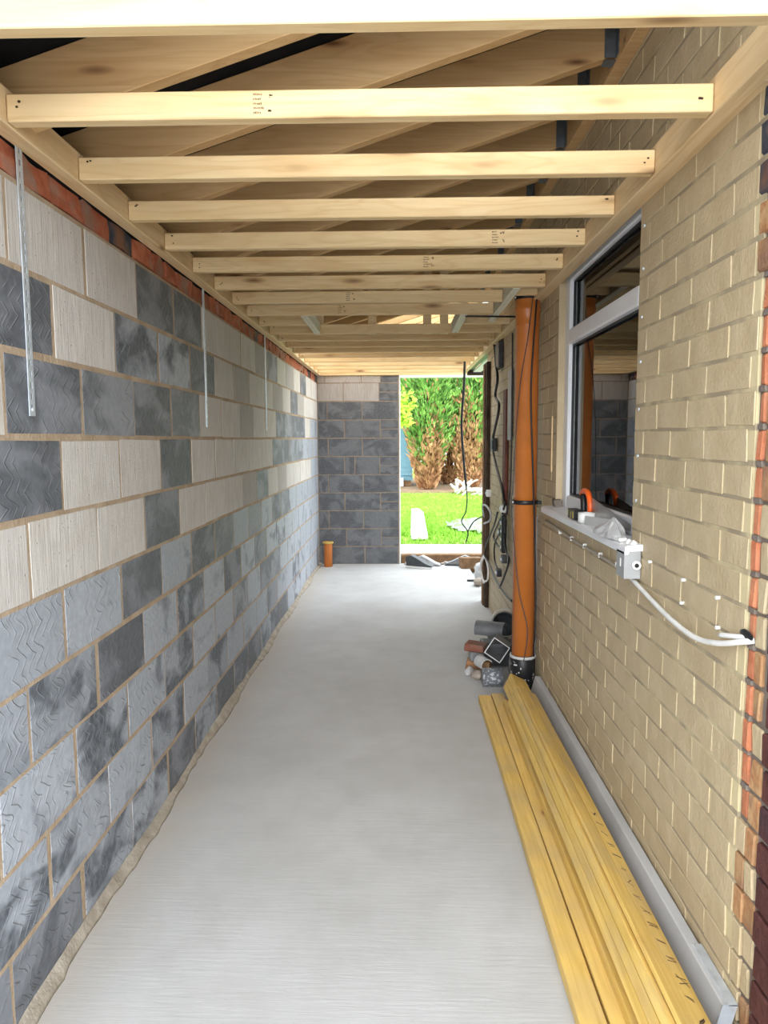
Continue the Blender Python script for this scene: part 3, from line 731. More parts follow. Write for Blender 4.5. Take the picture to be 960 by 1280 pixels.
for i, (y_, z_) in enumerate(((2.366, 1.157), (2.085, 1.152), (2.09, 1.083), (1.857, 1.150), (1.85, 1.073))):
    tag(lathe('wall_clip', [(0.005, -0.007), (0.005, 0.004), (0.003, 0.006)], (XR-0.002, y_, z_), M['white'], None, 10, 'X'), 'small white cable clip nailed to the cream bricks beside the window', 'clip', 'clips on the cream bricks')
for i, z_ in enumerate((2.42, 2.27, 2.13, 1.97, 1.82, 1.66, 1.50, 1.345)):
    if z_ < 2.33: tag(lathe('frame_plug', [(0.006, -0.003), (0.006, 0.004), (0.004, 0.006)], (XR-0.001, 2.53, z_), M['galv'], None, 10, 'X'), 'small grey fixing plug in the brickwork along the window edge', 'plug', 'fixing plugs beside the window')
tag(box('timber_strip', XR-0.006, XR+0.002, 3.935, 3.948, 1.38, 1.68, M['joist_y'], None, 0.002), 'thin upright wooden strip on the bricks between pipe and window', 'strip')

# electrical back box below the sill
t = empty('metal_back_box', (0.79, 2.50, 1.085), 'grey metal electrical box hanging below the end of the window sill', 'electrical box')
bm = bmesh.new(); bbox(bm, 0.765, 0.822, 2.455, 2.545, 1.082, 1.178); bev(bm, 0.004, 2)
link('box_body', me_from(bm, 'box_body'), t, M['midgrey'])
lathe('grommet', [(0.015, 0), (0.015, -0.012), (0.008, -0.012), (0.008, -0.004)], (0.805, 2.455, 1.130), M['white'], t, 16, 'Y')
lathe('grommet_hole', [(0.007, 0), (0.007, -0.0125)], (0.805, 2.455, 1.130), M['black'], t, 12, 'Y')
box('slot', 0.7635, 0.766, 2.49, 2.50, 1.12, 1.15, M['white'], t, 0.001)
bm = bmesh.new()
for (x, y_, z_, r) in ((0.79, 2.50, 1.19, 0.016), (0.805, 2.485, 1.195, 0.018), (0.775, 2.515, 1.188, 0.013), (0.80, 2.52, 1.20, 0.013)):
    bmesh.ops.create_icosphere(bm, subdivisions=1, radius=r, matrix=Matrix.Translation((x, y_, z_)))
link('cable_connector', me_from(bm, 'cable_connector'), t, M['white'])

# ---- clutter on the window sill (sill surface z about 1.20)
SZ = 1.2005
t = empty('hand_saw', (0.83, 3.2, SZ), 'hand saw with orange and black handle propped on the window sill', 'saw')
prism('blade', [(3.16, 1.305), (2.62, 1.248), (2.62, 1.225), (3.16, 1.215)], 'X', 0.836, 0.8375, M['steel'], t)
bm = bmesh.new()
tube_bm(bm, smooth_path([(0.835, 3.175, 1.225), (0.834, 3.17, 1.27), (0.834, 3.20, 1.312), (0.834, 3.25, 1.325), (0.834, 3.30, 1.32), (0.834, 3.315, 1.305)], 4), 0.013, 10)
link('handle', me_from(bm, 'handle', True), t, M['orangeplast'])
bm = bmesh.new(); tube_bm(bm, smooth_path([(0.834, 3.300, 1.305), (0.834, 3.285, 1.27), (0.834, 3.275, 1.225), (0.834, 3.22, 1.217)], 4), 0.014, 10)
link('grip', me_from(bm, 'grip', True), t, M['black'])
t = empty('screw_packet', (0.785, 3.23, SZ), 'small black packet with yellow marks on the window sill', 'packet')
box('packet', 0.772, 0.815, 3.20, 3.33, SZ, 1.243, M['black'], t, 0.003)
boxes('label', [(0.7712, 0.772, 3.215, 3.232, 1.207, 1.236), (0.7712, 0.772, 3.262, 3.270, 1.205, 1.232), (0.7712, 0.772, 3.315, 3.325, 1.21, 1.238)], M['yellow'], t)['kind'] = 'stuff'
t = tag(lathe('tape_roll', [(0.022, 0.0), (0.036, 0.0), (0.036, 0.042), (0.022, 0.042), (0.022, 0.0)], (0.806, 3.12, SZ), M['white'], None, 24, 'Z', True, True), 'white roll of tape standing on the window sill by the packet', 'tape')
tag(lathe('tape_roll', [(0.016, 0.0), (0.027, 0.0), (0.027, 0.03), (0.016, 0.03), (0.016, 0.0)], (0.838, 3.00, SZ+0.004), M['lgrey'], None, 20, 'Z', True, True), 'small grey roll on the window sill behind the white card', 'tape')
bm = bmesh.new(); vs = [bm.verts.new(c) for c in ((0.782, 3.06, SZ), (0.782, 3.055, 1.236), (0.825, 2.83, 1.246), (0.828, 2.83, SZ+0.002))]; bm.faces.new(vs)
bmesh.ops.solidify(bm, geom=bm.faces[:], thickness=0.0015)
tag(link('card', me_from(bm, 'card'), None, M['white']), 'folded white card standing on the window sill', 'card')
# crumpled grey sheet: low irregular cone
bm = bmesh.new(); rnd = random.Random(12); rings = []
for j, (r, z) in enumerate(((0.098, SZ-0.0), (0.092, SZ+0.016), (0.066, SZ+0.032), (0.034, SZ+0.052), (0.010, SZ+0.066))):
    ring = []
    for k in range(18):
        a = 2*math.pi*k/18; rr = r*(1+0.22*math.sin(3*a+j)+rnd.uniform(-0.08, 0.08))
        ring.append(bm.verts.new((max(0.742, 0.795+rr*0.62*math.cos(a)) if rr*math.cos(a) < 0 else min(0.832, 0.795+rr*0.4*math.cos(a)), 2.685+1.25*rr*math.sin(a), z+rnd.uniform(-0.004, 0.004)*(j > 0))))
    rings.append(ring)
for a_, b_ in zip(rings, rings[1:]):
    for k in range(18): bm.faces.new((a_[k], a_[(k+1) % 18], b_[(k+1) % 18], b_[k]))
bm.faces.new(rings[-1]); bm.faces.new(rings[0][::-1])
tag(link('crumpled_sheet', me_from(bm, 'crumpled_sheet'), None, M['lgrey']), 'crumpled grey plastic sheet heaped on the window sill', 'sheet')
tag(box('white_offcut', 0.768, 0.80, 2.53, 2.60, SZ-0.002, SZ+0.012, M['white'], None, 0.003, 1, 0.003), 'small white plastic offcut at the end of the window sill', 'offcut')

# ---- offcuts piled beside the pipe
tag(lathe('pipe_offcut', [(0.050, -0.062), (0.058, -0.060), (0.058, 0.060), (0.050, 0.062), (0.050, -0.03)], (0.583, 4.47, 0.058), M['speck_g'], None, 28, 'X'), 'paint spattered grey pipe offcut lying on the floor behind the battens', 'pipe offcut')
def tubebox(name, c, s, L, th, R_, mat, rim, label):
    t_ = empty(name, (c[0], c[1], 0), label, 'duct')
    bm = bmesh.new()
    for l in ((-s, s, -L, L, s-th, s), (-s, s, -L, L, -s, -s+th), (-s, -s+th, -L, L, -s+th, s-th), (s-th, s, -L, L, -s+th, s-th)): bbox(bm, *l)
    for v in bm.verts: v.co = R_ @ v.co+Vector(c)
    link('duct_wall', me_from(bm, 'duct_wall'), t_, mat)
    bm = bmesh.new()
    for l in ((-s-.001, s+.001, -L-0.004, -L, s-th-.001, s+.001), (-s-.001, s+.001, -L-0.004, -L, -s-.001, -s+th+.001), (-s-.001, -s+th+.001, -L-0.004, -L, -s+th, s-th), (s-th-.001, s+.001, -L-0.004, -L, -s+th, s-th)): bbox(bm, *l)
    for v in bm.verts: v.co = R_ @ v.co+Vector(c)
    link('cut_edge', me_from(bm, 'cut_edge'), t_, rim)
tubebox('square_duct', (0.655, 4.72, 0.175), 0.060, 0.11, 0.004, Matrix.Rotation(math.radians(-12), 3, 'Z') @ Matrix.Rotation(math.radians(-8), 3, 'X') @ Matrix.Rotation(math.radians(32), 3, 'Y'), M['grey'], M['lgrey'], 'grey square duct offcut with pale cut edges beside the orange pipe')
def gutter(c, r, L, R_, mat, label, th=0.004):
    bm = bmesh.new(); n = 12; rg = []
    for y_ in (-L, L):
        o_ = [bm.verts.new((r*math.cos(math.pi*k/n+math.pi), y_, r*math.sin(math.pi*k/n+math.pi))) for k in range(n+1)]
        i_ = [bm.verts.new(((r-th)*math.cos(math.pi*k/n+math.pi), y_, (r-th)*math.sin(math.pi*k/n+math.pi))) for k in range(n+1)]
        rg.append((o_, i_))
    (o0, i0), (o1, i1) = rg
    for k in range(n):
        bm.faces.new((o0[k], o0[k+1], o1[k+1], o1[k])); bm.faces.new((i0[k+1], i0[k], i1[k], i1[k+1]))
        bm.faces.new((o0[k+1], o0[k], i0[k], i0[k+1])); bm.faces.new((o1[k], o1[k+1], i1[k+1], i1[k]))
    for k in (0, n): bm.faces.new((o0[k], o1[k], i1[k], i0[k]))
    bmesh.ops.recalc_face_normals(bm, faces=bm.faces[:])
    for v in bm.verts: v.co = R_ @ v.co
    return tag(link('gutter_offcut', me_from(bm, 'gutter_offcut'), None, mat, c), label, 'gutter offcut')
gutter((0.63, 4.95, 0.235), 0.06, 0.10, Matrix.Rotation(math.radians(68), 3, 'Z') @ Matrix.Rotation(math.radians(150), 3, 'Y'), M['slate'], 'upturned grey gutter offcut on top of the scrap heap')
gutter((0.545, 4.62, 0.10), 0.042, 0.055, Matrix.Rotation(math.radians(20), 3, 'Z') @ Matrix.Rotation(math.radians(150), 3, 'Y'), M['lgrey'], 'pale grey gutter offcut lying on the floor behind the spattered pipe offcut')
tag(box('scrap_block', 0.56, 0.80, 4.86, 4.99, 0.0, 0.165, M['dgrey'], None, 0.02, 2, 0.012), 'dark grey scrap block under the upturned gutter offcut', 'scrap')
for (x, y_, z0, ln, ang, mt, lb) in ((0.515, 4.80, 0.13, 0.13, -25, 'dullred', 'broken red brick piece lying on top of the scrap heap'), (0.54, 4.84, 0.0, 0.16, -15, 'mixbrick', 'broken brown brick piece at the bottom of the scrap heap')):
    o = box('broken_brick', -ln/2, ln/2, -0.05, 0.05, 0, 0.055, M[mt], None, 0.006, 1, 0.008); o.location = (x, y_, z0+0.028); o.rotation_euler = (0, 0, math.radians(ang)); tag(o, lb, 'brick')
tag(box('broken_tile', 0.47, 0.57, 4.77, 4.89, 0.058, 0.128, M['grey'], None, 0.01, 1, 0.008), 'grey concrete lump between the two broken bricks of the scrap heap', 'rubble')
tag(lump('rubble_stone', (0.50, 4.62, 0.0), 0.045, M['stone'], (0.7, 1.3, 0.7), None, 2, 0.25, 0.3), 'small rounded stone on the floor beside the scrap heap', 'stone')
tag(lump('rubble_stone', (0.465, 4.72, 0.0), 0.04, M['lgrey'], (0.7, 1.5, 0.6), None, 2, 0.25, -0.3), 'pale elongated stone on the floor beside the scrap heap', 'stone')
tag(lump('rubble_stone', (0.755, 4.66, 0.0), 0.07, M['grey'], (0.6, 0.9, 1.6), None, 2, 0.2, 0), 'grey lump of concrete standing behind the orange pipe', 'stone')
# dark bucket behind the pipe
t = empty('bucket', (0.735, 5.3, 0), 'grey bucket tipped over with a dark inside, by the wall behind the orange pipe', 'bucket')
n = 28; BR = Vector((0.10, -0.86, 0.50)).to_track_quat('Z', 'Y').to_matrix()
def bucket_part(name, prof, mat, closed):
    bm = bmesh.new(); rings = [[bm.verts.new(BR @ Vector((r*math.cos(2*math.pi*k/n), r*math.sin(2*math.pi*k/n), z))) for k in range(n)] for r, z in prof]
    for a_, b_ in zip(rings, rings[1:]):
        for k in range(n): bm.faces.new((a_[k], a_[(k+1) % n], b_[(k+1) % n], b_[k]))
    bm.faces.new(rings[0])
    bmesh.ops.recalc_face_normals(bm, faces=bm.faces[:])
    me = me_from(bm, name)
    for p in me.polygons: p.use_smooth = len(p.vertices) == 4
    return link(name, me, t, mat, (0.728, 5.33, 0.105))
bucket_part('bucket_body', [(0.078, 0.0), (0.090, 0.25), (0.096, 0.252), (0.096, 0.262), (0.088, 0.262)], M['grey'], True)
bucket_part('bucket_inside', [(0.074, 0.006), (0.087, 0.261)], M['dgrey'], False)
tube('bucket_handle', [Vector((0.728, 5.33, 0.105))+BR @ Vector(c) for c in ((-0.098, 0, 0.25), (-0.095, 0.04, 0.27), (-0.06, 0.09, 0.285), (0, 0.105, 0.288), (0.06, 0.09, 0.285), (0.095, 0.04, 0.27), (0.098, 0, 0.25))], 0.004, M['lgrey'], t)

# ---- fittings on the far part of the house wall
t = empty('old_door_jamb', (0.80, 6.72, 0), 'dark weathered timber jamb at the far corner of the house wall', 'jamb')
box('post', 0.788, XR-0.004, 6.62, 6.90, 0.0, 2.25, M['jamb'], t, 0.004)
box('post_face', 0.776, 0.788, 6.70, 6.80, 0.0, 2.23, M['rubwood'], t, 0.003)
tag(box('rusty_channel', 0.800, XR-0.003, 5.50, 5.66, 0.98, 1.93, M['redbrown'], None, 0.006), 'red brown rusty channel fixed upright on the house wall', 'channel')
t = empty('meter_box', (0.80, 5.93, 2.12), 'dark grey flat box fixed high on the house wall under the joists', 'box')
box('case', 0.79, XR-0.003, 5.82, 6.06, 2.12, 2.325, M['dgrey'], t, 0.004); box('lid', 0.785, 0.79, 5.835, 6.045, 2.135, 2.31, M['grey'], t, 0.002)
tag(box('grey_panel', 0.806, XR-0.003, 5.30, 5.46, 1.55, 2.06, M['lgrey'], None, 0.003), 'pale grey panel strip on the house wall beside the orange pipe', 'panel')
t = empty('junction_box', (0.79, 6.17, 1.46), 'small black junction box hanging on cables on the house wall', 'junction box')
box('case', 0.782, 0.815, 6.10, 6.26, 1.455, 1.565, M['black'], t, 0.004); box('cover', 0.778, 0.782, 6.115, 6.245, 1.47, 1.55, M['dgrey'], t, 0.002)
def cable(pts, r, m, lb, grp=None):
    return tag(tube('cable', pts, r, M[m], None, 7), lb, 'cable', grp)
cable([(0.79, 6.15, 2.36), (0.79, 6.07, 2.27), (0.79, 6.01, 2.165), (0.79, 5.906, 2.03), (0.79, 6.04, 1.91), (0.79, 5.80, 1.82), (0.79, 5.975, 1.68), (0.79, 6.17, 1.565)], 0.011, 'black', 'thick black cable from the ceiling to the junction box')
cable([(0.79, 6.16, 1.455), (0.79, 6.06, 1.40), (0.79, 5.85, 1.30), (0.79, 5.57, 1.17), (0.79, 5.43, 1.06)], 0.010, 'black', 'black cable from the junction box down to the tangle of leads')
cable([(0.79, 5.82, 0.97), (0.79, 6.01, 0.85), (0.79, 6.27, 0.73), (0.775, 6.56, 0.52), (0.79, 6.30, 0.46), (0.79, 5.87, 0.40), (0.79, 5.33, 0.40), (0.79, 5.03, 0.42)], 0.008, 'black', 'long black lead looping low along the house wall')
cable([(0.79, 5.39, 1.10), (0.785, 5.55, 0.97), (0.785, 5.90, 0.82), (0.785, 6.0, 0.74), (0.785, 5.70, 0.71), (0.785, 5.49, 0.76), (0.785, 5.45, 0.86), (0.785, 5.28, 0.73), (0.785, 5.16, 0.69), (0.79, 5.42, 0.52), (0.79, 5.68, 0.38)], 0.008, 'black', 'tangled black lead knotted on the house wall')
cable([(0.78, 5.46, 1.0), (0.78, 5.62, 0.84), (0.78, 5.90, 0.70), (0.78, 5.89, 0.57), (0.78, 5.70, 0.525)], 0.007, 'black', 'short black lead ending in a plug low on the house wall')
cable([(0.80, 6.72, 0.78), (0.765, 6.66, 0.93), (0.765, 6.42, 0.97), (0.78, 6.20, 0.93), (0.79, 6.30, 0.85), (0.77, 6.58, 0.79)], 0.009, 'lgrey', 'pale grey cable loop hooked at the house corner')
cable([(0.78, 6.60, 0.5), (0.76, 6.72, 0.40), (0.77, 6.62, 0.26), (0.79, 6.44, 0.30), (0.79, 6.42, 0.42), (0.775, 6.58, 0.48), (0.76, 6.70, 0.36), (0.77, 6.55, 0.24)], 0.009, 'cable_w', 'white cable coil hanging low at the house corner')
cable([(0.80, 5.22, 2.3), (0.80, 5.2, 1.7), (0.80, 5.24, 1.2), (0.79, 5.35, 1.0)], 0.006, 'dgrey', 'dark cable running down the wall behind the orange pipe')
for (y_, z_, m_, lb, grp) in ((5.46, 0.93, 'black', 'black plug in the tangle of leads on the house wall', 'plugs in the tangle'), (5.60, 0.84, 'black', 'black plug in the tangle of leads on the house wall', 'plugs in the tangle'), (5.70, 0.50, 'black', 'black plug hanging on the end of the short lead', None), (5.42, 0.655, 'dgrey', 'dark grey plug hanging against the house wall below the tangle', None), (5.50, 1.03, 'white', 'white plug at the top of the tangle of leads', None), (6.40, 1.08, 'white', 'white plug beside the dark timber jamb', None)):
    t = empty('plug', (0.785, y_, z_), lb, 'plug', grp)
    box('plug_body', 0.768, 0.808, y_-0.035, y_+0.035, z_-0.03, z_+0.03, M[m_], t, 0.008, 2)
    boxes('plug_pin', [(0.76, 0.768, y_-0.018, y_-0.010, z_-0.01, z_+0.01), (0.76, 0.768, y_+0.010, y_+0.018, z_-0.01, z_+0.01)], M['galv'], t)['kind'] = 'stuff'
t = empty('multi_socket', (0.785, 5.52, 0.75), 'dark multi-socket strip with white buttons dangling on the house wall', 'socket strip')
box('body', 0.768, 0.805, 5.42, 5.50, 0.70, 0.99, M['black'], t, 0.008)
for q in range(4): box('button', 0.764, 0.768, 5.44, 5.475, 0.73+q*0.06, 0.752+q*0.06, M['white'], t, 0.002)
# cables hanging in the garden opening and strung below the joists
cable([(0.677, 7.6, 2.40), (0.671, 7.6, 2.12), (0.648, 7.6, 1.71), (0.676, 7.6, 1.30), (0.702, 7.6, 1.045), (0.711, 7.6, 0.92), (0.696, 7.6, 0.79), (0.654, 7.6, 0.69), (0.722, 7.6, 0.58), (0.70, 7.6, 0.47)], [0.013]*20+[0.007]*26, 'black', 'black cable hanging from the ceiling in the garden opening')
cable([(0.72, 7.595, 0.585), (0.78, 7.59, 0.69), (0.86, 7.4, 0.77), (0.84, 7.0, 0.80), (0.785, 6.72, 0.86)], 0.007, 'black', 'thin black cable branching from the hanging cable to the house corner')
cable([(0.42, 4.70, 2.333), (0.56, 4.70, 2.331), (0.70, 4.72, 2.332), (0.755, 4.74, 2.335)], 0.006, 'black', 'black cable strung along under the joists behind the orange pipe')

# ---- rubble at the garden opening
def rub(nm, c, r, m_, sq, lb, rz_=0.0): return tag(lump(nm, c, r, M[m_], sq, None, 2, 0.3, rz_), lb, 'rubble')
rub('rubble_stone', (0.86, 7.62, 0.0), 0.09, 'stone', (0.7, 1.1, 0.6), 'brown stone at the house corner next to the floor edge')
rub('rubble_stone', (0.90, 7.95, 0.0), 0.10, 'lgrey', (0.8, 1.0, 0.9), 'pale stone in the rubble past the house corner', 0.5)
rub('rubble_stone', (0.93, 7.35, 0.0), 0.085, 'stone', (0.8, 1.0, 1.3), 'upright brown stone against the house corner')
rub('rubble_stone', (0.98, 8.35, 0.0), 0.10, 'stone', (1, 1, 0.8), 'large brown stone in the rubble behind the house corner', 1.0)
o = tag(box('timber_offcut', -0.13, 0.13, -0.06, 0.06, 0, 0.13, M['rubwood'], None, 0.006, 1, 0.006), 'brown timber offcut lying at the edge of the garden opening', 'timber'); o.location = (0.86, 8.70, 0.066); o.rotation_euler = (0, 0, 0.2)
tag(box('black_strip', 0.74, 0.86, 7.84, 7.87, 0.0, 0.02, M['black'], None, 0.003), 'short black strip on the floor beside the rubble', 'strip')
def scrap_shoe(name, c, rz_, s, m1, m2, lb, cat):
    t_ = empty(name, c, lb, cat)
    prof = [(-0.16, 0.0), (-0.17, 0.13), (-0.10, 0.155), (-0.02, 0.12), (0.10, 0.06), (0.17, 0.04), (0.18, 0.0)]
    for nm, pr, hw, mt in (('upper', [(x, max(z, 0.022)) for x, z in prof], 0.05, m1), ('sole', [(-0.17, 0.0), (-0.17, 0.022), (0.185, 0.022), (0.19, 0.0)], 0.055, m2)):
        bm = bmesh.new(); A_ = [bm.verts.new((x*s, -hw*s, z*s)) for x, z in pr]; B_ = [bm.verts.new((x*s, hw*s, z*s)) for x, z in pr]
        bm.faces.new(A_); bm.faces.new(B_[::-1])
        for i in range(len(pr)): bm.faces.new((A_[i], B_[i], B_[(i+1) % len(pr)], A_[(i+1) % len(pr)]))
        bmesh.ops.recalc_face_normals(bm, faces=bm.faces[:]); bev(bm, 0.008*s, 2)
        R_ = Matrix.Rotation(rz_, 4, 'Z'); bm.transform(R_)
        me = me_from(bm, nm, False); me.materials.append(mt)
        ob = bpy.data.objects.new(nm, me); COL.objects.link(ob); ob.parent = t_
scrap_shoe('work_shoe', (0.245, 8.70, 0.0), -0.45, 1.0, M['dgrey'], M['white'], 'dark shoe with a pale sole lying at the garden opening', 'shoe')
scrap_shoe('work_shoe', (0.36, 8.86, 0.0), -0.35, 0.8, M['lgrey'], M['grey'], 'smaller grey shoe just behind the dark shoe', 'shoe')
scrap_shoe('work_shoe', (0.72, 8.86, 0.0), 3.0, 0.85, M['grey'], M['dgrey'], 'blue grey shoe lying on its own by the brown kerb', 'shoe')
for i in range(7):
    x = random.uniform(0.05, 0.8); tag(lump('pebble', (x, random.uniform(8.9, 8.99), 0.0), random.uniform(0.018, 0.032), M['stone'], (1.2, 1, 0.6), None, 1, 0.2), 'small pebble among the scraps at the garden opening', 'pebble', 'pebbles at the garden opening')

# ================================================================== GARDEN
tag(box('kerb', 0.02, 1.5, 9.06, 9.20, -0.12, 0.10, M['rubwood'], None, 0.008, 1, 0.004), 'brown timber kerb in front of the pale doorstep', 'kerb')
for i, (y0, y1, zt, lb) in enumerate(((9.22, 9.62, 0.10, 'pale concrete slab nearest the brown kerb'), (9.66, 10.10, 0.085, 'pale concrete slab next to the lawn'))):
    tag(box('paving_slab', -0.6, 2.2, y0, y1, -0.12, zt, M['step'], None, 0.012, 1, 0.006), lb, 'slab')
lawn = box('lawn', -10, 14, 10.1, 36, -0.2, 0.05, M['lawn']); lawn.data.transform(Matrix.Translation(lawn.location)); lawn.location = (0, 0, 0)
tag(lawn, 'bright green lawn of the garden', 'lawn', kind='structure')
soil = prism('flower_bed', [(-8, 0.0), (12, 0.0), (12, 0.14), (-8, 0.10)], 'Y', 19.8, 27, M['soil']); tag(soil, 'bare brown earth bed under the conifers', 'flower bed', kind='structure')
bm = bmesh.new(); rnd = random.Random(21)
for i in range(26000):
    y_ = 10.1+9.6*rnd.random()**1.5; x = rnd.uniform(-0.6, 0.55+0.16*y_)
    if y_ < 11.2 and rnd.random() < 0.6: continue
    a = rnd.uniform(0, math.pi); h = rnd.uniform(0.03, 0.075); wd = 0.006+0.0006*y_; lx, ly = rnd.uniform(-0.03, 0.03), rnd.uniform(-0.03, 0.03)
    c, s = math.cos(a)*wd, math.sin(a)*wd
    bm.faces.new([bm.verts.new((x-c, y_-s, 0.048)), bm.verts.new((x+c, y_+s, 0.048)), bm.verts.new((x+lx, y_+ly, 0.05+h))])
tag(link('grass', me_from(bm, 'grass'), None, M['grass']), 'short bright green grass blades of the lawn', 'grass', kind='stuff')

def conifer(x, y, r, h, dead, seed, n, label):
    rnd = random.Random(seed); t = empty('conifer_tree', (x, y, 0.1), label, 'tree', 'conifers at the end of the garden')
    gb, db, tb = bmesh.new(), bmesh.new(), bmesh.new()
    stems = []
    for q in range(7):
        a = rnd.uniform(0, 6.28); sp = rnd.uniform(0.15, 0.65)*r
        stems.append((math.cos(a)*sp, math.sin(a)*sp))
        top = (x+math.cos(a)*sp, y+math.sin(a)*sp)
        tube_bm(tb, [(x+math.cos(a)*0.08, y+math.sin(a)*0.08, 0.1), (x+math.cos(a)*sp*0.55, y+math.sin(a)*sp*0.55, 0.1+h*0.15), (top[0], top[1], 0.1+h*0.4), (top[0], top[1], 0.1+h*0.8)], [0.055, 0.05, 0.035, 0.015], 6)
    for i in range(n):
        u = rnd.random()**0.85; z = u*h
        rad = r*(0.30+0.70*min(1, z/(0.32*h)))*(1-max(0, (z/h-0.55)/0.45)**1.6*0.9)
        a = rnd.uniform(0, 6.28); lump_ = 1+0.16*math.sin(5*a+seed)+0.10*math.sin(11*a+3*z)
        rr = rad*lump_*(0.62+0.40*rnd.random()**0.6)
        px, py = x+rr*math.cos(a), y+rr*math.sin(a)
        out = Vector((math.cos(a)*0.55+rnd.gauss(0, .28), math.sin(a)*0.55+rnd.gauss(0, .28), 1.0+rnd.gauss(0, .25))).normalized()
        ln = rnd.uniform(0.10, 0.24); wd = rnd.uniform(0.018, 0.045)
        sd = out.cross(Vector((rnd.gauss(0, 1), rnd.gauss(0, 1), rnd.gauss(0, 1)))).normalized()*wd
        p = Vector((px, py, 0.1+z))
        lim = dead*(1+0.35*math.sin(3*a+seed*1.7)+0.25*rnd.gauss(0, 1))
        bm_ = db if z < lim or rnd.random() < 0.07 else gb
        v = [bm_.verts.new(c) for c in (p-sd*0.3, p+out*ln*0.45-sd, p+out*ln, p+out*ln*0.45+sd)]
        bm_.faces.new(v)
    tag(link('foliage', me_from(gb, 'foliage'), t, M['leaf']), kind='stuff')
    tag(link('dead_foliage', me_from(db, 'dead_foliage'), t, M['leafd']), 'brown dead lower foliage', kind='stuff')
    link('trunk', me_from(tb, 'trunk', True), t, M['bark'])
conifer(0.80, 20.8, 0.62, 5.6, 1.35, 3, 15000, 'tall conifer with brown lower foliage behind the bright shrub')
conifer(2.05, 21.1, 0.66, 5.4, 1.75, 8, 15000, 'tall half brown conifer behind the heap of bleached branches')
conifer(1.50, 23.2, 0.75, 5.8, 0.8, 11, 9000, 'dark conifer in the gap between the two half brown conifers')
conifer(-0.2, 25.4, 0.9, 5.8, 0.3, 15, 9000, 'dense green conifer behind the blue shed')
conifer(3.75, 21.6, 0.8, 5.5, 1.3, 17, 9000, 'conifer past the half brown conifers, away from the shed')
conifer(-2.9, 25.6, 1.0, 5.6, 0.3, 19, 6000, 'green conifer on the far side of the blue shed')
conifer(6.0, 22.0, 1.0, 5.6, 0.8, 23, 6000, 'outermost conifer of the row, furthest from the blue shed')

def shrub(c, r, n, seed, label):
    rnd = random.Random(seed); t = empty('leafy_shrub', (c[0], c[1], 0.05), label, 'shrub')
    bm = bmesh.new(); tb = bmesh.new()
    for q in range(6):
        a = rnd.uniform(0, 6.28); tube_bm(tb, [(c[0]-0.5, c[1], 0.05), (c[0]-0.3+0.15*math.cos(a), c[1]+0.15*math.sin(a), c[2]*0.6), (c[0]+0.8*r*math.cos(a), c[1]+0.8*r*math.sin(a), c[2]+r*0.3)], [0.02, 0.015, 0.006], 5)
    for i in range(n):
        d = Vector((rnd.gauss(0, 1), rnd.gauss(0, 1), rnd.gauss(0, 1))).normalized(); p = Vector(c)+d*r*rnd.random()**0.4*(1+0.25*math.sin(6*d.x+5*d.z))
        u = Vector((rnd.gauss(0, 1), rnd.gauss(0, 1), rnd.gauss(0, .5))).normalized(); s = u.orthogonal().normalized()*rnd.uniform(0.03, 0.05); l = rnd.uniform(0.09, 0.15)
        bm.faces.new([bm.verts.new(q) for q in (p, p+u*l*0.4-s, p+u*l, p+u*l*0.4+s)])
    tag(link('foliage', me_from(bm, 'foliage'), t, M['leafy']), kind='stuff'); link('stem', me_from(tb, 'stem', True), t, M['bark'])
shrub((-0.16, 16.6, 2.20), 0.46, 900, 4, 'bright yellow green shrub next to the end block wall')

# blue shed behind the shrub
t = empty('garden_shed', (-1.0, 22.0, 0.05), 'blue painted wooden garden shed beside the conifers', 'shed')
bm = bmesh.new(); zc = 0.45
while zc < 2.0:
    for (x0, x1) in ((-2.4, 0.40),):
        vs = [bm.verts.new(q) for q in ((x0, 21.99, zc), (x1, 21.99, zc), (x1, 22.0, zc+0.13), (x0, 22.0, zc+0.13), (x0, 22.03, zc), (x1, 22.03, zc), (x1, 22.03, zc+0.13), (x0, 22.03, zc+0.13))]
        for f in ((0, 1, 2, 3), (4, 7, 6, 5), (0, 4, 5, 1), (3, 2, 6, 7), (1, 5, 6, 2), (0, 3, 7, 4)): bm.faces.new([vs[i] for i in f])
    zc += 0.125
link('cladding', me_from(bm, 'cladding'), t, M['shed'])
box('body', -2.4, 0.40, 22.03, 24.0, 0.30, 2.0, M['shed'], t); box('base', -2.3, 0.35, 22.05, 23.9, 0.05, 0.30, M['rubwood'], t)
box('corner_block', -0.05, 0.12, 21.9, 22.02, 0.13, 0.38, M['white'], t)
prism('roof', [(21.8, 2.0), (24.2, 2.3), (24.2, 2.36), (21.8, 2.06)], 'X', -2.6, 0.6, M['dgrey'], t)

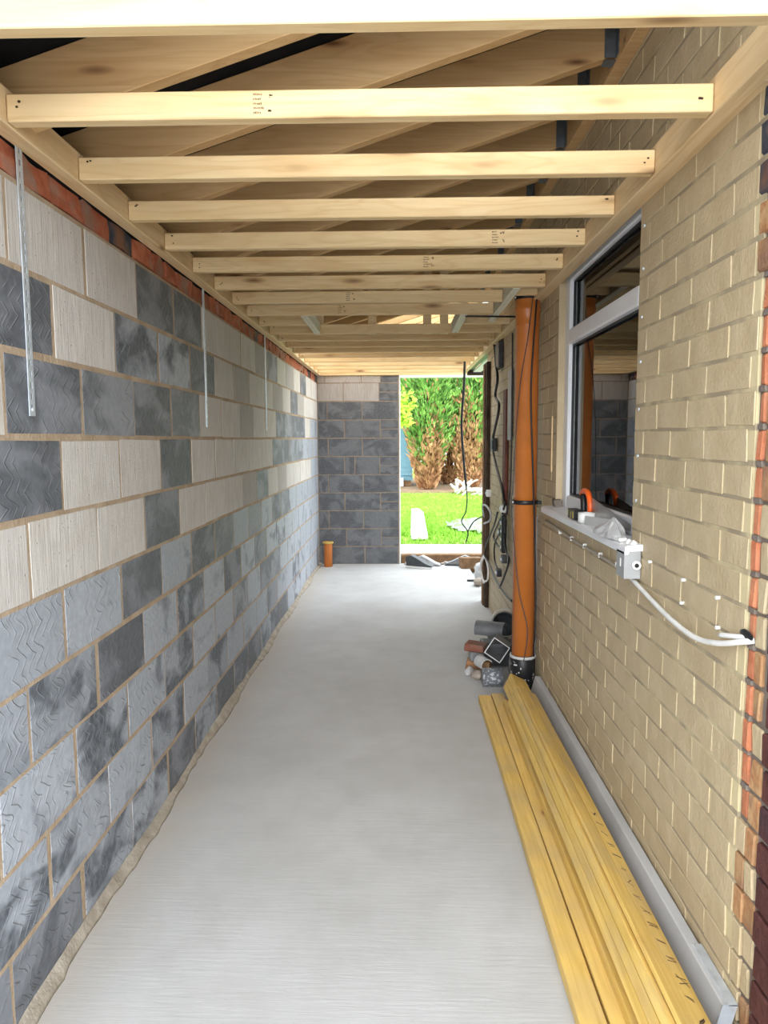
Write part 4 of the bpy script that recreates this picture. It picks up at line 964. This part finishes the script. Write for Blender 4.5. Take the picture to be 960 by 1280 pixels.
# things on the lawn
t = empty('long_white_board', (0.33, 12.6, 0.05), 'long white board with orange print lying on the lawn', 'board')
bm = bmesh.new(); vs = [(0.17, 10.7, .07), (0.42, 10.7, .07), (0.47, 14.2, .07), (0.40, 14.9, .07), (0.245, 14.9, .07)]
A_ = [bm.verts.new(v) for v in vs]; B_ = [bm.verts.new((v[0], v[1], 0.125)) for v in vs]
bm.faces.new(A_[::-1]); bm.faces.new(B_)
for i in range(5): bm.faces.new((A_[i], A_[(i+1) % 5], B_[(i+1) % 5], B_[i]))
bmesh.ops.recalc_face_normals(bm, faces=bm.faces[:]); link('board', me_from(bm, 'board'), t, M['white'])
boxes('print', [(0.27, 0.39, 11.5, 11.6, .125, .1265), (0.27, 0.40, 11.72, 11.86, .125, .1265), (0.29, 0.36, 11.98, 12.12, .125, .1265), (0.27, 0.38, 12.25, 12.4, .125, .1265)], M['orangeink'], t)['kind'] = 'stuff'
bm = bmesh.new(); rnd = random.Random(5); gx, gy = 12, 10
g_ = [[bm.verts.new((0.75+1.15*i/gx+rnd.uniform(-.03, .03)+0.1*j/gy, 11.3+2.0*j/gy+rnd.uniform(-.05, .05), 0.075+rnd.random()*0.05)) for i in range(gx+1)] for j in range(gy+1)]
for j in range(gy):
    for i in range(gx):
        if (i-gx/2)**2/(gx/2)**2+(j-gy/2)**2/(gy/2)**2 < 1.1: bm.faces.new((g_[j][i], g_[j][i+1], g_[j+1][i+1], g_[j+1][i]))
bmesh.ops.delete(bm, geom=[v for v in bm.verts if not v.link_faces], context='VERTS')
bmesh.ops.solidify(bm, geom=bm.faces[:], thickness=0.004)
tag(link('plastic_film', me_from(bm, 'plastic_film'), None, M['film']), 'crumpled clear plastic film spread on the lawn', 'film')
t = empty('branch_heap', (2.0, 19.3, 0.05), 'heap of pale bleached branches on the lawn below the conifers', 'branches')
rnd = random.Random(9)
for i in range(34):
    x0 = rnd.uniform(1.45, 2.45); y0 = rnd.uniform(19.0, 19.6); a = rnd.uniform(-0.5, 0.5) if x0 > 1.8 else rnd.uniform(0.8, 2.2); L = rnd.uniform(0.2, 0.5)
    z0 = rnd.uniform(0.07, 0.3); z1 = min(0.46, max(0.07, z0+L*math.sin(a)*0.7))
    tube('branch', [(x0, y0, z0), (x0+L*0.5*math.cos(a), y0+rnd.uniform(-.1, .1), (z0+z1)/2+rnd.uniform(0, .05)), (x0+L*math.cos(a), y0+rnd.uniform(-.15, .15), z1)], [0.03, 0.03, 0.028, 0.026, 0.022, 0.02, 0.014], M['bleached'], t, 6, 3)
